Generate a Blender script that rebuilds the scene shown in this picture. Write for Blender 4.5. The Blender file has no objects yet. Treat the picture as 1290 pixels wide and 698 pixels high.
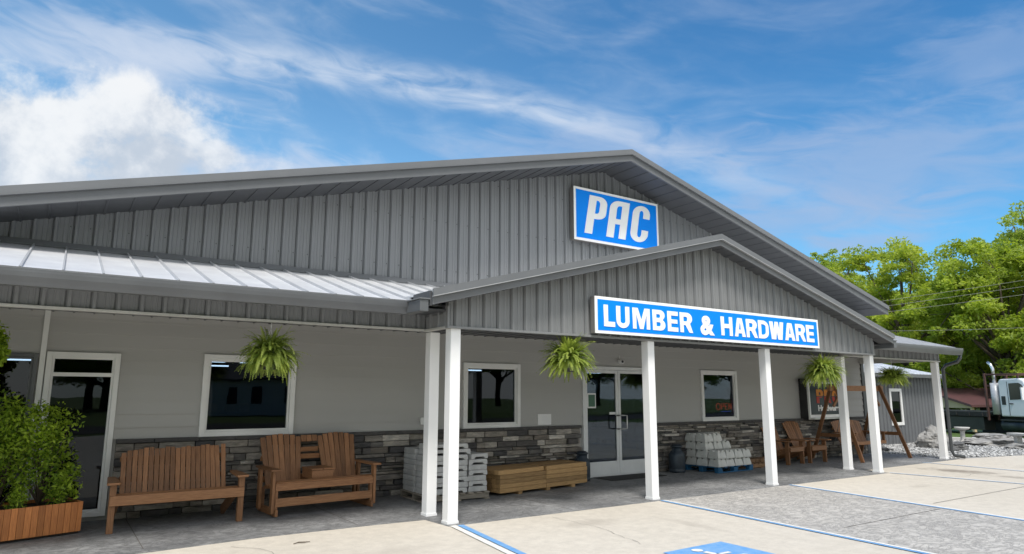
import bpy, math, random
from math import sin, cos, pi, radians
from mathutils import Vector, Matrix
random.seed(7)
RND = random.random
def U(a, b): return a + (b - a) * RND()
scene = bpy.context.scene
COL = scene.collection

# ------------------------------------------------------------------ materials
def nmat(name):
    m = bpy.data.materials.new(name); m.use_nodes = True
    nt = m.node_tree; b = nt.nodes['Principled BSDF']
    return m, nt, nt.nodes, nt.links, b

def mat(name, col, rough=.6, metal=0., col2=None, nscale=3., namt=.25, bump=0., bscale=40., rnd=0.,
        stretch=(1, 1, 1), spec=.5, detail=6, use_gc=False, wear=0.):
    """procedural surface: base colour, cloudy second colour, per-piece variation (rnd attr), bump"""
    m, nt, N, L, b = nmat(name)
    tc = N.new('ShaderNodeTexCoord'); mp = N.new('ShaderNodeMapping')
    mp.inputs['Scale'].default_value = stretch
    if use_gc:
        at = N.new('ShaderNodeAttribute'); at.attribute_name = 'gc'; L.new(at.outputs['Vector'], mp.inputs['Vector'])
    else:
        L.new(tc.outputs['Object'], mp.inputs['Vector'])
    nz = N.new('ShaderNodeTexNoise'); nz.inputs['Scale'].default_value = nscale
    nz.inputs['Detail'].default_value = detail; nz.inputs['Roughness'].default_value = .62
    L.new(mp.outputs[0], nz.inputs['Vector'])
    c2 = col2 or tuple(c * (1 - namt) for c in col)
    rp = N.new('ShaderNodeValToRGB'); rp.color_ramp.elements[0].position = .33; rp.color_ramp.elements[1].position = .67
    rp.color_ramp.elements[0].color = (*c2, 1); rp.color_ramp.elements[1].color = (*col, 1)
    L.new(nz.outputs['Fac'], rp.inputs['Fac'])
    out = rp.outputs['Color']
    if rnd:
        ra = N.new('ShaderNodeAttribute'); ra.attribute_name = 'rnd'
        mr = N.new('ShaderNodeMapRange'); mr.inputs['To Min'].default_value = 1 - rnd; mr.inputs['To Max'].default_value = 1 + rnd
        L.new(ra.outputs['Fac'], mr.inputs['Value'])
        mx = N.new('ShaderNodeVectorMath'); mx.operation = 'SCALE'
        L.new(out, mx.inputs[0]); L.new(mr.outputs[0], mx.inputs['Scale']); out = mx.outputs[0]
    L.new(out, b.inputs['Base Color'])
    b.inputs['Roughness'].default_value = rough; b.inputs['Metallic'].default_value = metal
    b.inputs['Specular IOR Level'].default_value = spec
    if bump:
        n2 = N.new('ShaderNodeTexNoise'); n2.inputs['Scale'].default_value = bscale; n2.inputs['Detail'].default_value = 4
        L.new(mp.outputs[0], n2.inputs['Vector'])
        bp = N.new('ShaderNodeBump'); bp.inputs['Strength'].default_value = bump; bp.inputs['Distance'].default_value = .01
        L.new(n2.outputs['Fac'], bp.inputs['Height']); L.new(bp.outputs[0], b.inputs['Normal'])
    return m

def wood(name, col, col2, rough=.6, rnd=.2):
    return mat(name, col, rough, 0, col2, nscale=6, bump=.25, bscale=12, rnd=rnd, stretch=(1.2, 16, 16), use_gc=True, spec=.35)

def emit(name, col, s):
    m, nt, N, L, b = nmat(name)
    b.inputs['Base Color'].default_value = (*col, 1); b.inputs['Emission Color'].default_value = (*col, 1)
    b.inputs['Emission Strength'].default_value = s
    return m

def leafmat(name, col, col2, trans=.35, nscale=1.2):
    m, nt, N, L, b = nmat(name)
    at = N.new('ShaderNodeAttribute'); at.attribute_name = 'rnd'
    rp = N.new('ShaderNodeValToRGB')
    rp.color_ramp.elements[0].color = (*col2, 1); rp.color_ramp.elements[1].color = (*col, 1)
    L.new(at.outputs['Fac'], rp.inputs['Fac'])
    b.inputs['Roughness'].default_value = .5; b.inputs['Specular IOR Level'].default_value = .3
    L.new(rp.outputs[0], b.inputs['Base Color'])
    tr = N.new('ShaderNodeBsdfTranslucent')
    hs = N.new('ShaderNodeHueSaturation'); hs.inputs['Value'].default_value = 1.5; hs.inputs['Saturation'].default_value = 1.1
    L.new(rp.outputs[0], hs.inputs['Color']); L.new(hs.outputs[0], tr.inputs['Color'])
    mx = N.new('ShaderNodeMixShader'); mx.inputs[0].default_value = trans
    L.new(b.outputs[0], mx.inputs[1]); L.new(tr.outputs[0], mx.inputs[2])
    L.new(mx.outputs[0], N['Material Output'].inputs['Surface'])
    return m

def glassmat(name, tint):
    m, nt, N, L, b = nmat(name)
    N.remove(b)
    tr = N.new('ShaderNodeBsdfTransparent'); tr.inputs[0].default_value = (*tint, 1)
    gl = N.new('ShaderNodeBsdfGlossy'); gl.inputs['Roughness'].default_value = .006; gl.inputs[0].default_value = (.9, .95, 1, 1)
    tc = N.new('ShaderNodeTexCoord'); nz = N.new('ShaderNodeTexNoise'); nz.inputs['Scale'].default_value = 1.3
    L.new(tc.outputs['Object'], nz.inputs['Vector'])
    bp = N.new('ShaderNodeBump'); bp.inputs['Strength'].default_value = .05; bp.inputs['Distance'].default_value = .02
    L.new(nz.outputs['Fac'], bp.inputs['Height']); L.new(bp.outputs[0], gl.inputs['Normal'])
    fr = N.new('ShaderNodeFresnel'); fr.inputs['IOR'].default_value = 1.6
    ml = N.new('ShaderNodeMath'); ml.operation = 'MULTIPLY'; ml.inputs[1].default_value = .55; ml.use_clamp = True
    L.new(fr.outputs[0], ml.inputs[0])
    mx = N.new('ShaderNodeMixShader'); L.new(ml.outputs[0], mx.inputs[0]); L.new(tr.outputs[0], mx.inputs[1]); L.new(gl.outputs[0], mx.inputs[2])
    L.new(mx.outputs[0], N['Material Output'].inputs['Surface'])
    return m

M = {}
M['panel'] = mat('grey_steel_panel', (.250, .258, .270), .42, 0, (.222, .230, .242), nscale=.9, bump=.12, bscale=2.2, spec=.5, stretch=(1, 1, .35))
M['panel2'] = mat('grey_steel_gable_panel', (.235, .240, .245), .42, 0, (.208, .213, .218), nscale=.9, bump=.12, bscale=2.2, spec=.5, stretch=(1, 1, .35))
M['fascia'] = mat('charcoal_fascia', (.150, .156, .165), .42, 0, (.128, .134, .142), nscale=1.5, bump=.05, bscale=3)
M['trim'] = mat('grey_rake_trim', (.165, .172, .182), .38, 0, (.14, .147, .156), nscale=1.2, spec=.5)
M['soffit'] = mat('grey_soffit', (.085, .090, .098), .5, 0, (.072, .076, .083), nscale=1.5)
M['silver'] = mat('galvalume_roof', (.80, .81, .83), .42, .35, (.66, .67, .70), nscale=2.2, bump=.03, bscale=5)
M['siding'] = mat('taupe_lap_siding', (.425, .420, .405), .62, 0, (.395, .390, .376), nscale=.6, bump=.06, bscale=60, stretch=(.3, 1, 3))
M['white'] = mat('white_painted_trim', (.80, .80, .79), .45, 0, (.72, .72, .70), nscale=2.5)
M['post'] = mat('white_post_wrap', (.88, .88, .885), .4, 0, (.84, .84, .84), nscale=1.5)
M['jtrim'] = mat('pale_grey_beam_trim', (.50, .50, .48), .45, 0, (.42, .42, .40), nscale=2)
M['gutter'] = mat('grey_gutter', (.125, .132, .14), .35, 0, (.105, .11, .118), nscale=2)
M['black'] = mat('black_metal', (.018, .019, .021), .4, 0, (.03, .03, .032), nscale=5)
M['rubber'] = mat('black_rubber', (.02, .02, .02), .85, 0, (.03, .03, .028), nscale=12)
M['alum'] = mat('brushed_aluminium', (.62, .62, .62), .3, .8, (.5, .5, .5), nscale=8)
M['aluwhite'] = mat('white_aluminium_door', (.74, .75, .75), .4, 0, (.66, .67, .67), nscale=3)
M['glass'] = glassmat('window_glass', (.30, .34, .38))
M['room'] = mat('dark_interior', (.045, .05, .062), .8, 0, (.03, .035, .045), nscale=.7)
M['brown'] = wood('stained_brown_wood', (.335, .165, .078), (.185, .086, .040), .5, .28)
M['brown2'] = wood('lighter_brown_wood', (.345, .172, .082), (.20, .095, .044), .5, .22)
M['cedar'] = wood('orange_cedar_boards', (.56, .22, .07), (.36, .125, .04), .5, .28)
M['lumber'] = wood('treated_lumber', (.43, .27, .12), (.27, .16, .068), .7, .25)
M['palletwood'] = wood('weathered_pallet_wood', (.34, .30, .25), (.20, .175, .14), .8, .25)
M['palletblue'] = wood('blue_painted_pallet', (.022, .13, .26), (.012, .075, .17), .6, .2)
M['palletbrown'] = wood('brown_pallet_wood', (.27, .16, .085), (.14, .08, .045), .75, .3)
M['block'] = mat('pale_grey_concrete_block', (.52, .52, .51), .85, 0, (.40, .40, .395), nscale=9, bump=.3, bscale=70, rnd=.1)
M['deckblock'] = mat('whitish_concrete_block', (.66, .66, .63), .85, 0, (.52, .52, .49), nscale=8, bump=.3, bscale=70, rnd=.08)
M['can'] = mat('slate_blue_enamel', (.030, .045, .062), .45, 0, (.018, .026, .036), nscale=5, bump=.1, bscale=20)
M['blue'] = mat('sign_blue', (.002, .27, .98), .45, 0, (.002, .25, .93), nscale=.7, spec=.12)
M['signwhite'] = mat('sign_white', (.95, .95, .95), .4, 0, (.92, .92, .92), nscale=2, spec=.2)
M['signside'] = mat('sign_cabinet_bronze_grey', (.20, .19, .18), .45, 0, (.17, .16, .155), nscale=2)
M['navy'] = mat('sign_dark_slate', (.022, .040, .050), .35, 0, (.018, .033, .042), nscale=1)
M['darkpane'] = mat('dark_tinted', (.02, .024, .03), .1, 0, (.02, .024, .03))
M['paper'] = mat('paper', (.78, .78, .77), .7, 0, (.72, .72, .72))
M['ink'] = mat('dark_print', (.05, .05, .055), .7)
M['neonred'] = emit('neon_red', (1, .06, .03), 1.1)
M['neonblue'] = emit('neon_blue', (.05, .1, 1), .8)
M['tube'] = emit('ceiling_tube', (.85, .95, 1), 4.5)
M['bark'] = mat('bark', (.13, .10, .075), .9, 0, (.07, .055, .04), nscale=6, bump=.6, bscale=20, stretch=(1, 1, .25))
M['leafA'] = leafmat('spring_leaves', (.50, .55, .10), (.21, .29, .04), .5)
M['leafB'] = leafmat('deep_leaves', (.43, .50, .085), (.17, .24, .03), .5)
M['leafC'] = leafmat('pale_leaves', (.45, .52, .11), (.20, .28, .045), .5)
M['shrub'] = leafmat('shrub_leaves', (.42, .55, .06), (.08, .16, .02), .45)
M['fern'] = leafmat('fern_fronds', (.40, .47, .10), (.075, .14, .025), .4)
M['soil'] = mat('soil', (.04, .028, .02), .95, 0, (.02, .015, .01), nscale=20, bump=.6, bscale=50)
M['rock'] = mat('grey_boulder', (.36, .35, .33), .9, 0, (.17, .165, .16), nscale=4, bump=.8, bscale=14)
M['darkrock'] = mat('dark_slab_rock', (.16, .16, .155), .85, 0, (.06, .06, .062), nscale=5, bump=.8, bscale=14)
M['conc'] = mat('cast_concrete', (.56, .55, .52), .85, 0, (.44, .43, .41), nscale=6, bump=.3, bscale=40)
M['truckwhite'] = mat('white_truck_paint', (.80, .81, .82), .2, 0, (.77, .78, .79), nscale=2)
M['rust'] = mat('rusty_brown_steel', (.115, .05, .038), .7, 0, (.06, .035, .03), nscale=8, bump=.3, bscale=30)
M['alupaint'] = mat('aluminised_steel', (.55, .55, .56), .4, .2, (.42, .42, .43), nscale=6)
M['chrome'] = mat('polished_steel', (.75, .76, .78), .18, .9, (.6, .6, .62), nscale=4)
M['tan'] = mat('tan_siding', (.60, .46, .30), .7, 0, (.54, .41, .26), nscale=1)
M['maroonroof'] = mat('dark_maroon_roof', (.11, .045, .045), .6, 0, (.08, .036, .038), nscale=3)
M['housewhite'] = mat('white_clapboard', (.7, .7, .7), .6, 0, (.62, .62, .62), nscale=2)
M['greyroof'] = mat('grey_shingles', (.12, .12, .125), .8, 0, (.08, .08, .085), nscale=4)
M['chain'] = mat('galvanised_chain', (.45, .45, .44), .4, .6, (.3, .3, .3), nscale=20)
M['wire'] = mat('aluminium_cable', (.22, .23, .19), .5, .2, (.2, .2, .18))

# ground surfaces -------------------------------------------------------------
def ground_mat(name, c1, c2, c3, s1=.35, s2=6., crack=0., bump=.3, bscale=30, speck=.35, rough=.85, slate=False, fa=.72, sa=.55, stains=()):
    m, nt, N, L, b = nmat(name)
    tc = N.new('ShaderNodeTexCoord')
    def noise(sc, det=6, ro=.6, st=(1, 1, 1), dist=0):
        mp = N.new('ShaderNodeMapping'); mp.inputs['Scale'].default_value = st; L.new(tc.outputs['Object'], mp.inputs[0])
        n = N.new('ShaderNodeTexNoise'); n.inputs['Scale'].default_value = sc; n.inputs['Detail'].default_value = det
        n.inputs['Roughness'].default_value = ro; n.inputs['Distortion'].default_value = dist
        L.new(mp.outputs[0], n.inputs['Vector']); return n.outputs['Fac']
    def ramp(f, a, b_, p0=.35, p1=.65):
        r = N.new('ShaderNodeValToRGB'); e = r.color_ramp.elements
        e[0].position = p0; e[1].position = p1; e[0].color = (*a, 1); e[1].color = (*b_, 1); L.new(f, r.inputs[0]); return r.outputs[0]
    def mix(fac, a, b_, typ='MIX'):
        x = N.new('ShaderNodeMix'); x.data_type = 'RGBA'; x.blend_type = typ
        if isinstance(fac, float): x.inputs[0].default_value = fac
        else: L.new(fac, x.inputs[0])
        L.new(a, x.inputs[6]); L.new(b_, x.inputs[7]); return x.outputs[2]
    base = ramp(noise(s1, 8), c2, c1)
    fine = ramp(noise(s2, 10, .75), (fa,) * 3, (1.08, 1.08, 1.08), .3, .7)
    col = mix(1., base, fine, 'MULTIPLY')
    sp = ramp(noise(90, 3, .8), (1 - speck,) * 3, (1, 1, 1), .30, .48)
    col = mix(1., col, sp, 'MULTIPLY')
    st = ramp(noise(.9, 9, .7, (1, .35, 1), 1.2), (0, 0, 0), (1, 1, 1), .56, .72)
    c3n = N.new('ShaderNodeRGB'); c3n.outputs[0].default_value = (*c3, 1)
    sx = N.new('ShaderNodeMath'); sx.operation = 'MULTIPLY'; sx.inputs[1].default_value = sa
    L.new(st, sx.inputs[0]); col = mix(sx.outputs[0], col, c3n.outputs[0])
    h = noise(bscale, 6, .7)
    if slate:
        # stamped-slate texture: ridged creases
        r1 = noise(2.6, 10, .72, (1, 1.6, 1), 1.8)
        ab = N.new('ShaderNodeMath'); ab.operation = 'SUBTRACT'; ab.inputs[1].default_value = .5; L.new(r1, ab.inputs[0])
        a2 = N.new('ShaderNodeMath'); a2.operation = 'ABSOLUTE'; L.new(ab.outputs[0], a2.inputs[0])
        cr = ramp(a2.outputs[0], (.50, .50, .52), (1, 1, 1), .0, .045)
        col = mix(.75, col, cr, 'MULTIPLY')
        r2 = noise(9, 8, .7, (1, 2.2, 1), 1.0)
        cr2 = ramp(r2, (.80, .80, .81), (1.10, 1.10, 1.10), .30, .68)
        col = mix(.8, col, cr2, 'MULTIPLY')
        h = cr
    if stains:
        sp_ = N.new('ShaderNodeSeparateXYZ'); L.new(tc.outputs['Object'], sp_.inputs[0])
        def mth(op, a, b_=None):
            q = N.new('ShaderNodeMath'); q.operation = op
            for i, v in enumerate((a, b_)):
                if v is None: continue
                if isinstance(v, (int, float)): q.inputs[i].default_value = v
                else: L.new(v, q.inputs[i])
            return q.outputs[0]
        nn = noise(2.2, 8, .7)
        for (cx_, cy_, rx_, ry_, k_) in stains:
            u = mth('DIVIDE', mth('SUBTRACT', sp_.outputs[0], cx_), rx_); v = mth('DIVIDE', mth('SUBTRACT', sp_.outputs[1], cy_), ry_)
            d_ = mth('SUBTRACT', 1.0, mth('ADD', mth('MULTIPLY', u, u), mth('MULTIPLY', v, v)))
            f_ = mth('ADD', d_, mth('MULTIPLY', mth('SUBTRACT', nn, .5), 3.5))
            mr = N.new('ShaderNodeMapRange'); mr.inputs['From Min'].default_value = .0; mr.inputs['From Max'].default_value = 1.1; mr.inputs['To Max'].default_value = k_; L.new(f_, mr.inputs['Value'])
            cc_ = N.new('ShaderNodeRGB'); cc_.outputs[0].default_value = (.17, .14, .115, 1)
            col = mix(mr.outputs[0], col, cc_.outputs[0])
    L.new(col, b.inputs['Base Color']); b.inputs['Roughness'].default_value = rough
    b.inputs['Specular IOR Level'].default_value = .35
    bp = N.new('ShaderNodeBump'); bp.inputs['Strength'].default_value = bump; bp.inputs['Distance'].default_value = .008
    L.new(h, bp.inputs['Height']); L.new(bp.outputs[0], b.inputs['Normal'])
    return m
M['lot'] = ground_mat('beige_concrete', (.60, .55, .475), (.545, .495, .42), (.48, .435, .37), speck=.14, fa=.84, sa=.40, s1=.2, stains=((12.3, -.75, .45, .9, .75), (12.0, -1.9, .25, .5, .5), (9.0, -1.5, .4, .15, .22), (1.6, -.9, .5, .25, .22), (-1.2, -1.0, .7, .3, .16), (14.8, -1.4, .8, .5, .25), (2.6, -1.7, .12, .7, .18)))
M['walk'] = ground_mat('stamped_dark_concrete', (.32, .322, .32), (.20, .203, .205), (.44, .44, .44), s1=.9, speck=.3, bump=.7, slate=True, rough=.6)
M['bay'] = ground_mat('stamped_grey_concrete', (.58, .55, .505), (.50, .475, .44), (.42, .40, .375), s1=.8, speck=.2, bump=.6, slate=True, rough=.75)
M['grass'] = ground_mat('mown_grass', (.10, .155, .03), (.06, .105, .02), (.13, .15, .04), s1=.5, s2=12, bump=.8, speck=.4)
M['asph'] = ground_mat('asphalt', (.06, .06, .06), (.045, .045, .046), (.075, .075, .072), s1=.4)
M['gravelbase'] = ground_mat('crushed_stone', (.42, .42, .41), (.25, .25, .25), (.33, .33, .32), s1=14, s2=30, bump=1., speck=.5)
M['paintblue'] = mat('blue_road_paint', (.10, .30, .62), .7, 0, (.20, .38, .62), nscale=9, namt=.2, bump=.2, bscale=60)
M['paintwhite'] = mat('white_road_paint', (.78, .78, .76), .7, 0, (.66, .64, .59), nscale=9, bump=.2, bscale=60)
M['gravel'] = mat('gravel_stones', (.50, .50, .49), .9, 0, (.30, .30, .30), nscale=6, rnd=.5)
for k_ in ('paintblue', 'paintwhite'):
    nt_p = M[k_].node_tree; Np, Lp = nt_p.nodes, nt_p.links; bp_ = Np['Principled BSDF']
    tcp = Np.new('ShaderNodeTexCoord'); nzp = Np.new('ShaderNodeTexNoise'); nzp.inputs['Scale'].default_value = 38; nzp.inputs['Detail'].default_value = 8; nzp.inputs['Roughness'].default_value = .75
    Lp.new(tcp.outputs['Object'], nzp.inputs['Vector']); rr_ = Np.new('ShaderNodeValToRGB'); rr_.color_ramp.elements[0].position = .60; rr_.color_ramp.elements[1].position = .68
    Lp.new(nzp.outputs['Fac'], rr_.inputs[0]); mxp = Np.new('ShaderNodeMix'); mxp.data_type = 'RGBA'; Lp.new(rr_.outputs[0], mxp.inputs[0])
    Lp.new(bp_.inputs['Base Color'].links[0].from_socket, mxp.inputs[6]); mxp.inputs[7].default_value = (.56, .51, .43, 1); Lp.new(mxp.outputs[2], bp_.inputs['Base Color'])
M['joint'] = mat('joint_dirt', (.13, .12, .11), .9)

def stone_mat():
    m, nt, N, L, b = nmat('ledgestone')
    ra = N.new('ShaderNodeAttribute'); ra.attribute_name = 'rnd'
    rp = N.new('ShaderNodeValToRGB'); rp.color_ramp.interpolation = 'CONSTANT'
    cs = [(.0, (.055, .054, .056)), (.14, (.10, .096, .092)), (.30, (.155, .143, .130)), (.46, (.075, .070, .068)), (.56, (.20, .183, .162)),
          (.72, (.13, .115, .10)), (.82, (.28, .26, .235)), (.92, (.36, .34, .315))]
    e = rp.color_ramp.elements
    e[0].position, e[0].color = 0, (*cs[0][1], 1); e[1].position, e[1].color = cs[1][0], (*cs[1][1], 1)
    for p, c in cs[2:]:
        q = e.new(p); q.color = (*c, 1)
    L.new(ra.outputs['Fac'], rp.inputs[0])
    tc = N.new('ShaderNodeTexCoord'); mp = N.new('ShaderNodeMapping'); mp.inputs['Scale'].default_value = (.6, 1, 2.2)
    L.new(tc.outputs['Object'], mp.inputs[0])
    nz = N.new('ShaderNodeTexNoise'); nz.inputs['Scale'].default_value = 11; nz.inputs['Detail'].default_value = 8; nz.inputs['Roughness'].default_value = .7
    L.new(mp.outputs[0], nz.inputs['Vector'])
    r2 = N.new('ShaderNodeValToRGB'); r2.color_ramp.elements[0].position = .3; r2.color_ramp.elements[1].position = .7
    r2.color_ramp.elements[0].color = (.6, .6, .61, 1); r2.color_ramp.elements[1].color = (2.0, 1.95, 1.87, 1)
    L.new(nz.outputs['Fac'], r2.inputs[0])
    mx = N.new('ShaderNodeMix'); mx.data_type = 'RGBA'; mx.blend_type = 'MULTIPLY'; mx.inputs[0].default_value = 1
    L.new(rp.outputs[0], mx.inputs[6]); L.new(r2.outputs[0], mx.inputs[7]); L.new(mx.outputs[2], b.inputs['Base Color'])
    b.inputs['Roughness'].default_value = .8
    bp = N.new('ShaderNodeBump'); bp.inputs['Strength'].default_value = .9; bp.inputs['Distance'].default_value = .02
    L.new(nz.outputs['Fac'], bp.inputs['Height']); L.new(bp.outputs[0], b.inputs['Normal'])
    return m
M['stone'] = stone_mat()
def pro_mat():
    m, nt, N, L, b = nmat('orange_over_red_letters')
    tc = N.new('ShaderNodeTexCoord'); sp = N.new('ShaderNodeSeparateXYZ'); L.new(tc.outputs['Object'], sp.inputs[0])
    gt = N.new('ShaderNodeMath'); gt.operation = 'GREATER_THAN'; gt.inputs[1].default_value = 0.0; L.new(sp.outputs['Z'], gt.inputs[0])
    mx = N.new('ShaderNodeMix'); mx.data_type = 'RGBA'; L.new(gt.outputs[0], mx.inputs[0])
    mx.inputs[6].default_value = (.50, .035, .02, 1); mx.inputs[7].default_value = (.75, .27, .03, 1)
    L.new(mx.outputs[2], b.inputs['Base Color']); return m
M['proletters'] = pro_mat()

# ------------------------------------------------------------------ mesh builder
class MB:
    def __init__(s): s.v = []; s.f = []; s.gc = []; s.r = []; s.smooth = []
    def add(s, vs, fs, gc=None, r=None, sm=False):
        o = len(s.v); s.v += [tuple(p) for p in vs]
        s.gc += [tuple(g) for g in (gc if gc else vs)]
        r = RND() if r is None else r
        s.r += [r] * len(vs); s.f += [tuple(o + i for i in f) for f in fs]; s.smooth += [sm] * len(fs)
        return s
    def box(s, c, d, rot=None, r=None, off=None, taper=None):
        """box centred c, size d; rot Matrix; grain along its longest side"""
        c = Vector(c); h = [x / 2 for x in d]
        P = [Vector((x * h[0], y * h[1], z * h[2])) for x in (-1, 1) for y in (-1, 1) for z in (-1, 1)]
        if taper:
            for p in P:
                if p.z > 0: p.x *= taper; p.y *= taper
        la = max(range(3), key=lambda i: d[i]); o = off if off is not None else U(0, 50)
        od = [la] + [i for i in range(3) if i != la]
        gc = [(p[od[0]] + o, p[od[1]] + o * .37, p[od[2]]) for p in P]
        if rot is not None: P = [rot @ p for p in P]
        P = [p + c for p in P]
        F = [(0, 1, 3, 2), (4, 6, 7, 5), (0, 4, 5, 1), (2, 3, 7, 6), (0, 2, 6, 4), (1, 5, 7, 3)]
        return s.add(P, F, gc, r)
    def bb(s, x0, x1, y0, y1, z0, z1, r=None): return s.box(((x0 + x1) / 2, (y0 + y1) / 2, (z0 + z1) / 2), (x1 - x0, y1 - y0, z1 - z0), r=r)
    def beam(s, p, q, w, h, up=(0, 0, 1), r=None):
        p, q = Vector(p), Vector(q); d = q - p; l = d.length; d.normalize()
        up = Vector(up); side = up.cross(d)
        if side.length < 1e-4: side = Vector((1, 0, 0)).cross(d)
        side.normalize(); u2 = d.cross(side)
        m = Matrix((d, side, u2)).transposed()
        return s.box((p + q) / 2, (l, w, h), m, r)
    def tube(s, pts, rad, n=8, cap=True, r=None):
        pts = [Vector(p) for p in pts]; k = len(pts)
        rad = rad if isinstance(rad, (list, tuple)) else [rad] * k
        vs = []; fs = []; ref = None
        for i, p in enumerate(pts):
            d = (pts[min(i + 1, k - 1)] - pts[max(i - 1, 0)]).normalized()
            if ref is None: ref = d.orthogonal().normalized()
            a = (ref - d * ref.dot(d)).normalized(); b = d.cross(a); ref = a
            for j in range(n):
                t = 2 * pi * j / n; vs.append(p + (a * cos(t) + b * sin(t)) * rad[i])
        for i in range(k - 1):
            for j in range(n):
                fs.append((i * n + j, i * n + (j + 1) % n, (i + 1) * n + (j + 1) % n, (i + 1) * n + j))
        if cap: fs.append(tuple(range(n))[::-1]); fs.append(tuple((k - 1) * n + j for j in range(n)))
        return s.add(vs, fs, None, r, True)
    def lathe(s, prof, c=(0, 0, 0), n=24, r=None):
        vs = []; fs = []; k = len(prof)
        for (ra, z) in prof:
            for j in range(n):
                t = 2 * pi * j / n; vs.append((c[0] + ra * cos(t), c[1] + ra * sin(t), c[2] + z))
        for i in range(k - 1):
            for j in range(n): fs.append((i * n + j, i * n + (j + 1) % n, (i + 1) * n + (j + 1) % n, (i + 1) * n + j))
        fs.append(tuple(range(n))[::-1]); fs.append(tuple((k - 1) * n + j for j in range(n)))
        return s.add(vs, fs, None, r, True)
    def prism(s, poly, a0, a1, ax='y', r=None, sm=False):
        """poly of 2D points extruded along ax"""
        n = len(poly)
        def P(p, a): return (p[0], a, p[1]) if ax == 'y' else ((a, p[0], p[1]) if ax == 'x' else (p[0], p[1], a))
        vs = [P(p, a0) for p in poly] + [P(p, a1) for p in poly]
        fs = [tuple(range(n)), tuple(range(2 * n - 1, n - 1, -1))] + [(i, i + n, (i + 1) % n + n, (i + 1) % n) for i in range(n)]
        return s.add(vs, fs, None, r, sm)
    def quad(s, a, b, c, d, r=None): return s.add([a, b, c, d], [(0, 1, 2, 3)], None, r)
    def build(s, name, m, parent=None, world=False, bevel=0, fixn=True):
        me = bpy.data.meshes.new(name); me.from_pydata([tuple(v) for v in s.v], [], s.f)
        a = me.attributes.new('gc', 'FLOAT_VECTOR', 'POINT'); a.data.foreach_set('vector', [c for g in s.gc for c in g])
        a = me.attributes.new('rnd', 'FLOAT', 'POINT'); a.data.foreach_set('value', s.r)
        if any(s.smooth):
            me.polygons.foreach_set('use_smooth', s.smooth)
        if fixn and len(s.f) < 40000:
            import bmesh
            b = bmesh.new(); b.from_mesh(me); bmesh.ops.recalc_face_normals(b, faces=b.faces); b.to_mesh(me); b.free()
        me.materials.append(M[m] if isinstance(m, str) else m); me.update()
        o = bpy.data.objects.new(name, me); COL.objects.link(o)
        if any(s.smooth) and not all(s.smooth):
            pass
        if parent is not None:
            o.parent = parent
            if world and parent.parent is None: o.location = -parent.location
        if bevel:
            md = o.modifiers.new('bevel', 'BEVEL'); md.width = bevel; md.segments = 2; md.limit_method = 'ANGLE'; md.angle_limit = radians(40)
        return o

def root(name, label, cat, loc=(0, 0, 0), rz=0, group=None):
    o = bpy.data.objects.new(name, None); COL.objects.link(o); o.location = loc; o.rotation_euler = (0, 0, rz)
    o.empty_display_size = .2
    o['label'] = label; o['category'] = cat
    if group: o['group'] = group
    return o
def tag(o, label, cat, group=None):
    o['label'] = label; o['category'] = cat
    if group: o['group'] = group
    return o
def struct(o, kind='structure', label=None, cat=None):
    o['kind'] = kind
    if label: o['label'] = label
    if cat: o['category'] = cat
    return o
def dup(r, loc, rz=None, label=None, group=None, scale=None):
    c = r.copy(); COL.objects.link(c); c.location = loc
    if rz is not None: c.rotation_euler = (0, 0, rz)
    if scale: c.scale = scale
    if label: c['label'] = label
    if group: c['group'] = group
    for ch in list(r.children):
        d = ch.copy(); COL.objects.link(d); d.parent = c
        for g in list(ch.children):
            e = g.copy(); COL.objects.link(e); e.parent = d
    return c
def Rz(a): return Matrix.Rotation(a, 3, 'Z')
def Rx(a): return Matrix.Rotation(a, 3, 'X')
def Ry(a): return Matrix.Rotation(a, 3, 'Y')

# ================================================================== THE GROUND
g = MB()
xs = [-400, -120, -60, -30, 0, 15, 28, 31, 34, 38, 42, 46, 60, 120, 400]; ys = [-400, -120, -60, -30, -12, 0, 12, 30, 60, 120, 400]
def gz(x, y): return -.03 - 1.6 * max(0, min(1, (x - 31) / 11)) ** 1.2
vs = [(x, y, gz(x, y)) for x in xs for y in ys]; n = len(ys)
g.add(vs, [(i * n + j, (i + 1) * n + j, (i + 1) * n + j + 1, i * n + j + 1) for i in range(len(xs) - 1) for j in range(n - 1)])
struct(g.build('ground', 'grass'))
D = 2.765
# parking lot slab
lot = MB(); lot.prism([(-30, -18), (24.2, -18), (24.6, -6), (21.0, -.9), (18.4, .02), (15.3, .60), (15.3, 2.9), (-12, 2.9), (-12, 8), (-30, 8)], -.25, -.004, 'z')
struct(lot.build('parking_lot', 'lot'))
wk = MB(); wk.prism([(-9, .55), (-4.6, .42), (-3.4, .40), (-2.2, .52), (-.75, .50), (-.12, .47), (-.08, -.10), (3.62, -.10), (3.36, -6.3), (6.6, -6.3), (7.15, -.10), (10.62, -.10),
                              (10.66, .47), (15.25, .50), (15.25, 2.9), (-9, 2.9)], -.2, 0.0, 'z')
# dark walk and lighter bay are two slabs meeting on the post line
wk = MB(); wk.prism([(-9, .55), (-4.6, .42), (-3.4, .40), (-2.2, .52), (-.75, .50), (-.12, .47), (-.08, -.10), (10.62, -.10),
                     (10.66, .47), (15.25, .50), (15.25, 2.9), (-9, 2.9)], -.2, 0.0, 'z')
struct(wk.build('walkway', 'walk'))
by = MB(); by.prism([(3.66, -.104), (3.20, -6.0), (6.15, -6.0), (7.10, -.104)], -.2, .0, 'z')
struct(by.build('access_aisle_pavement', 'bay'))
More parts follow.
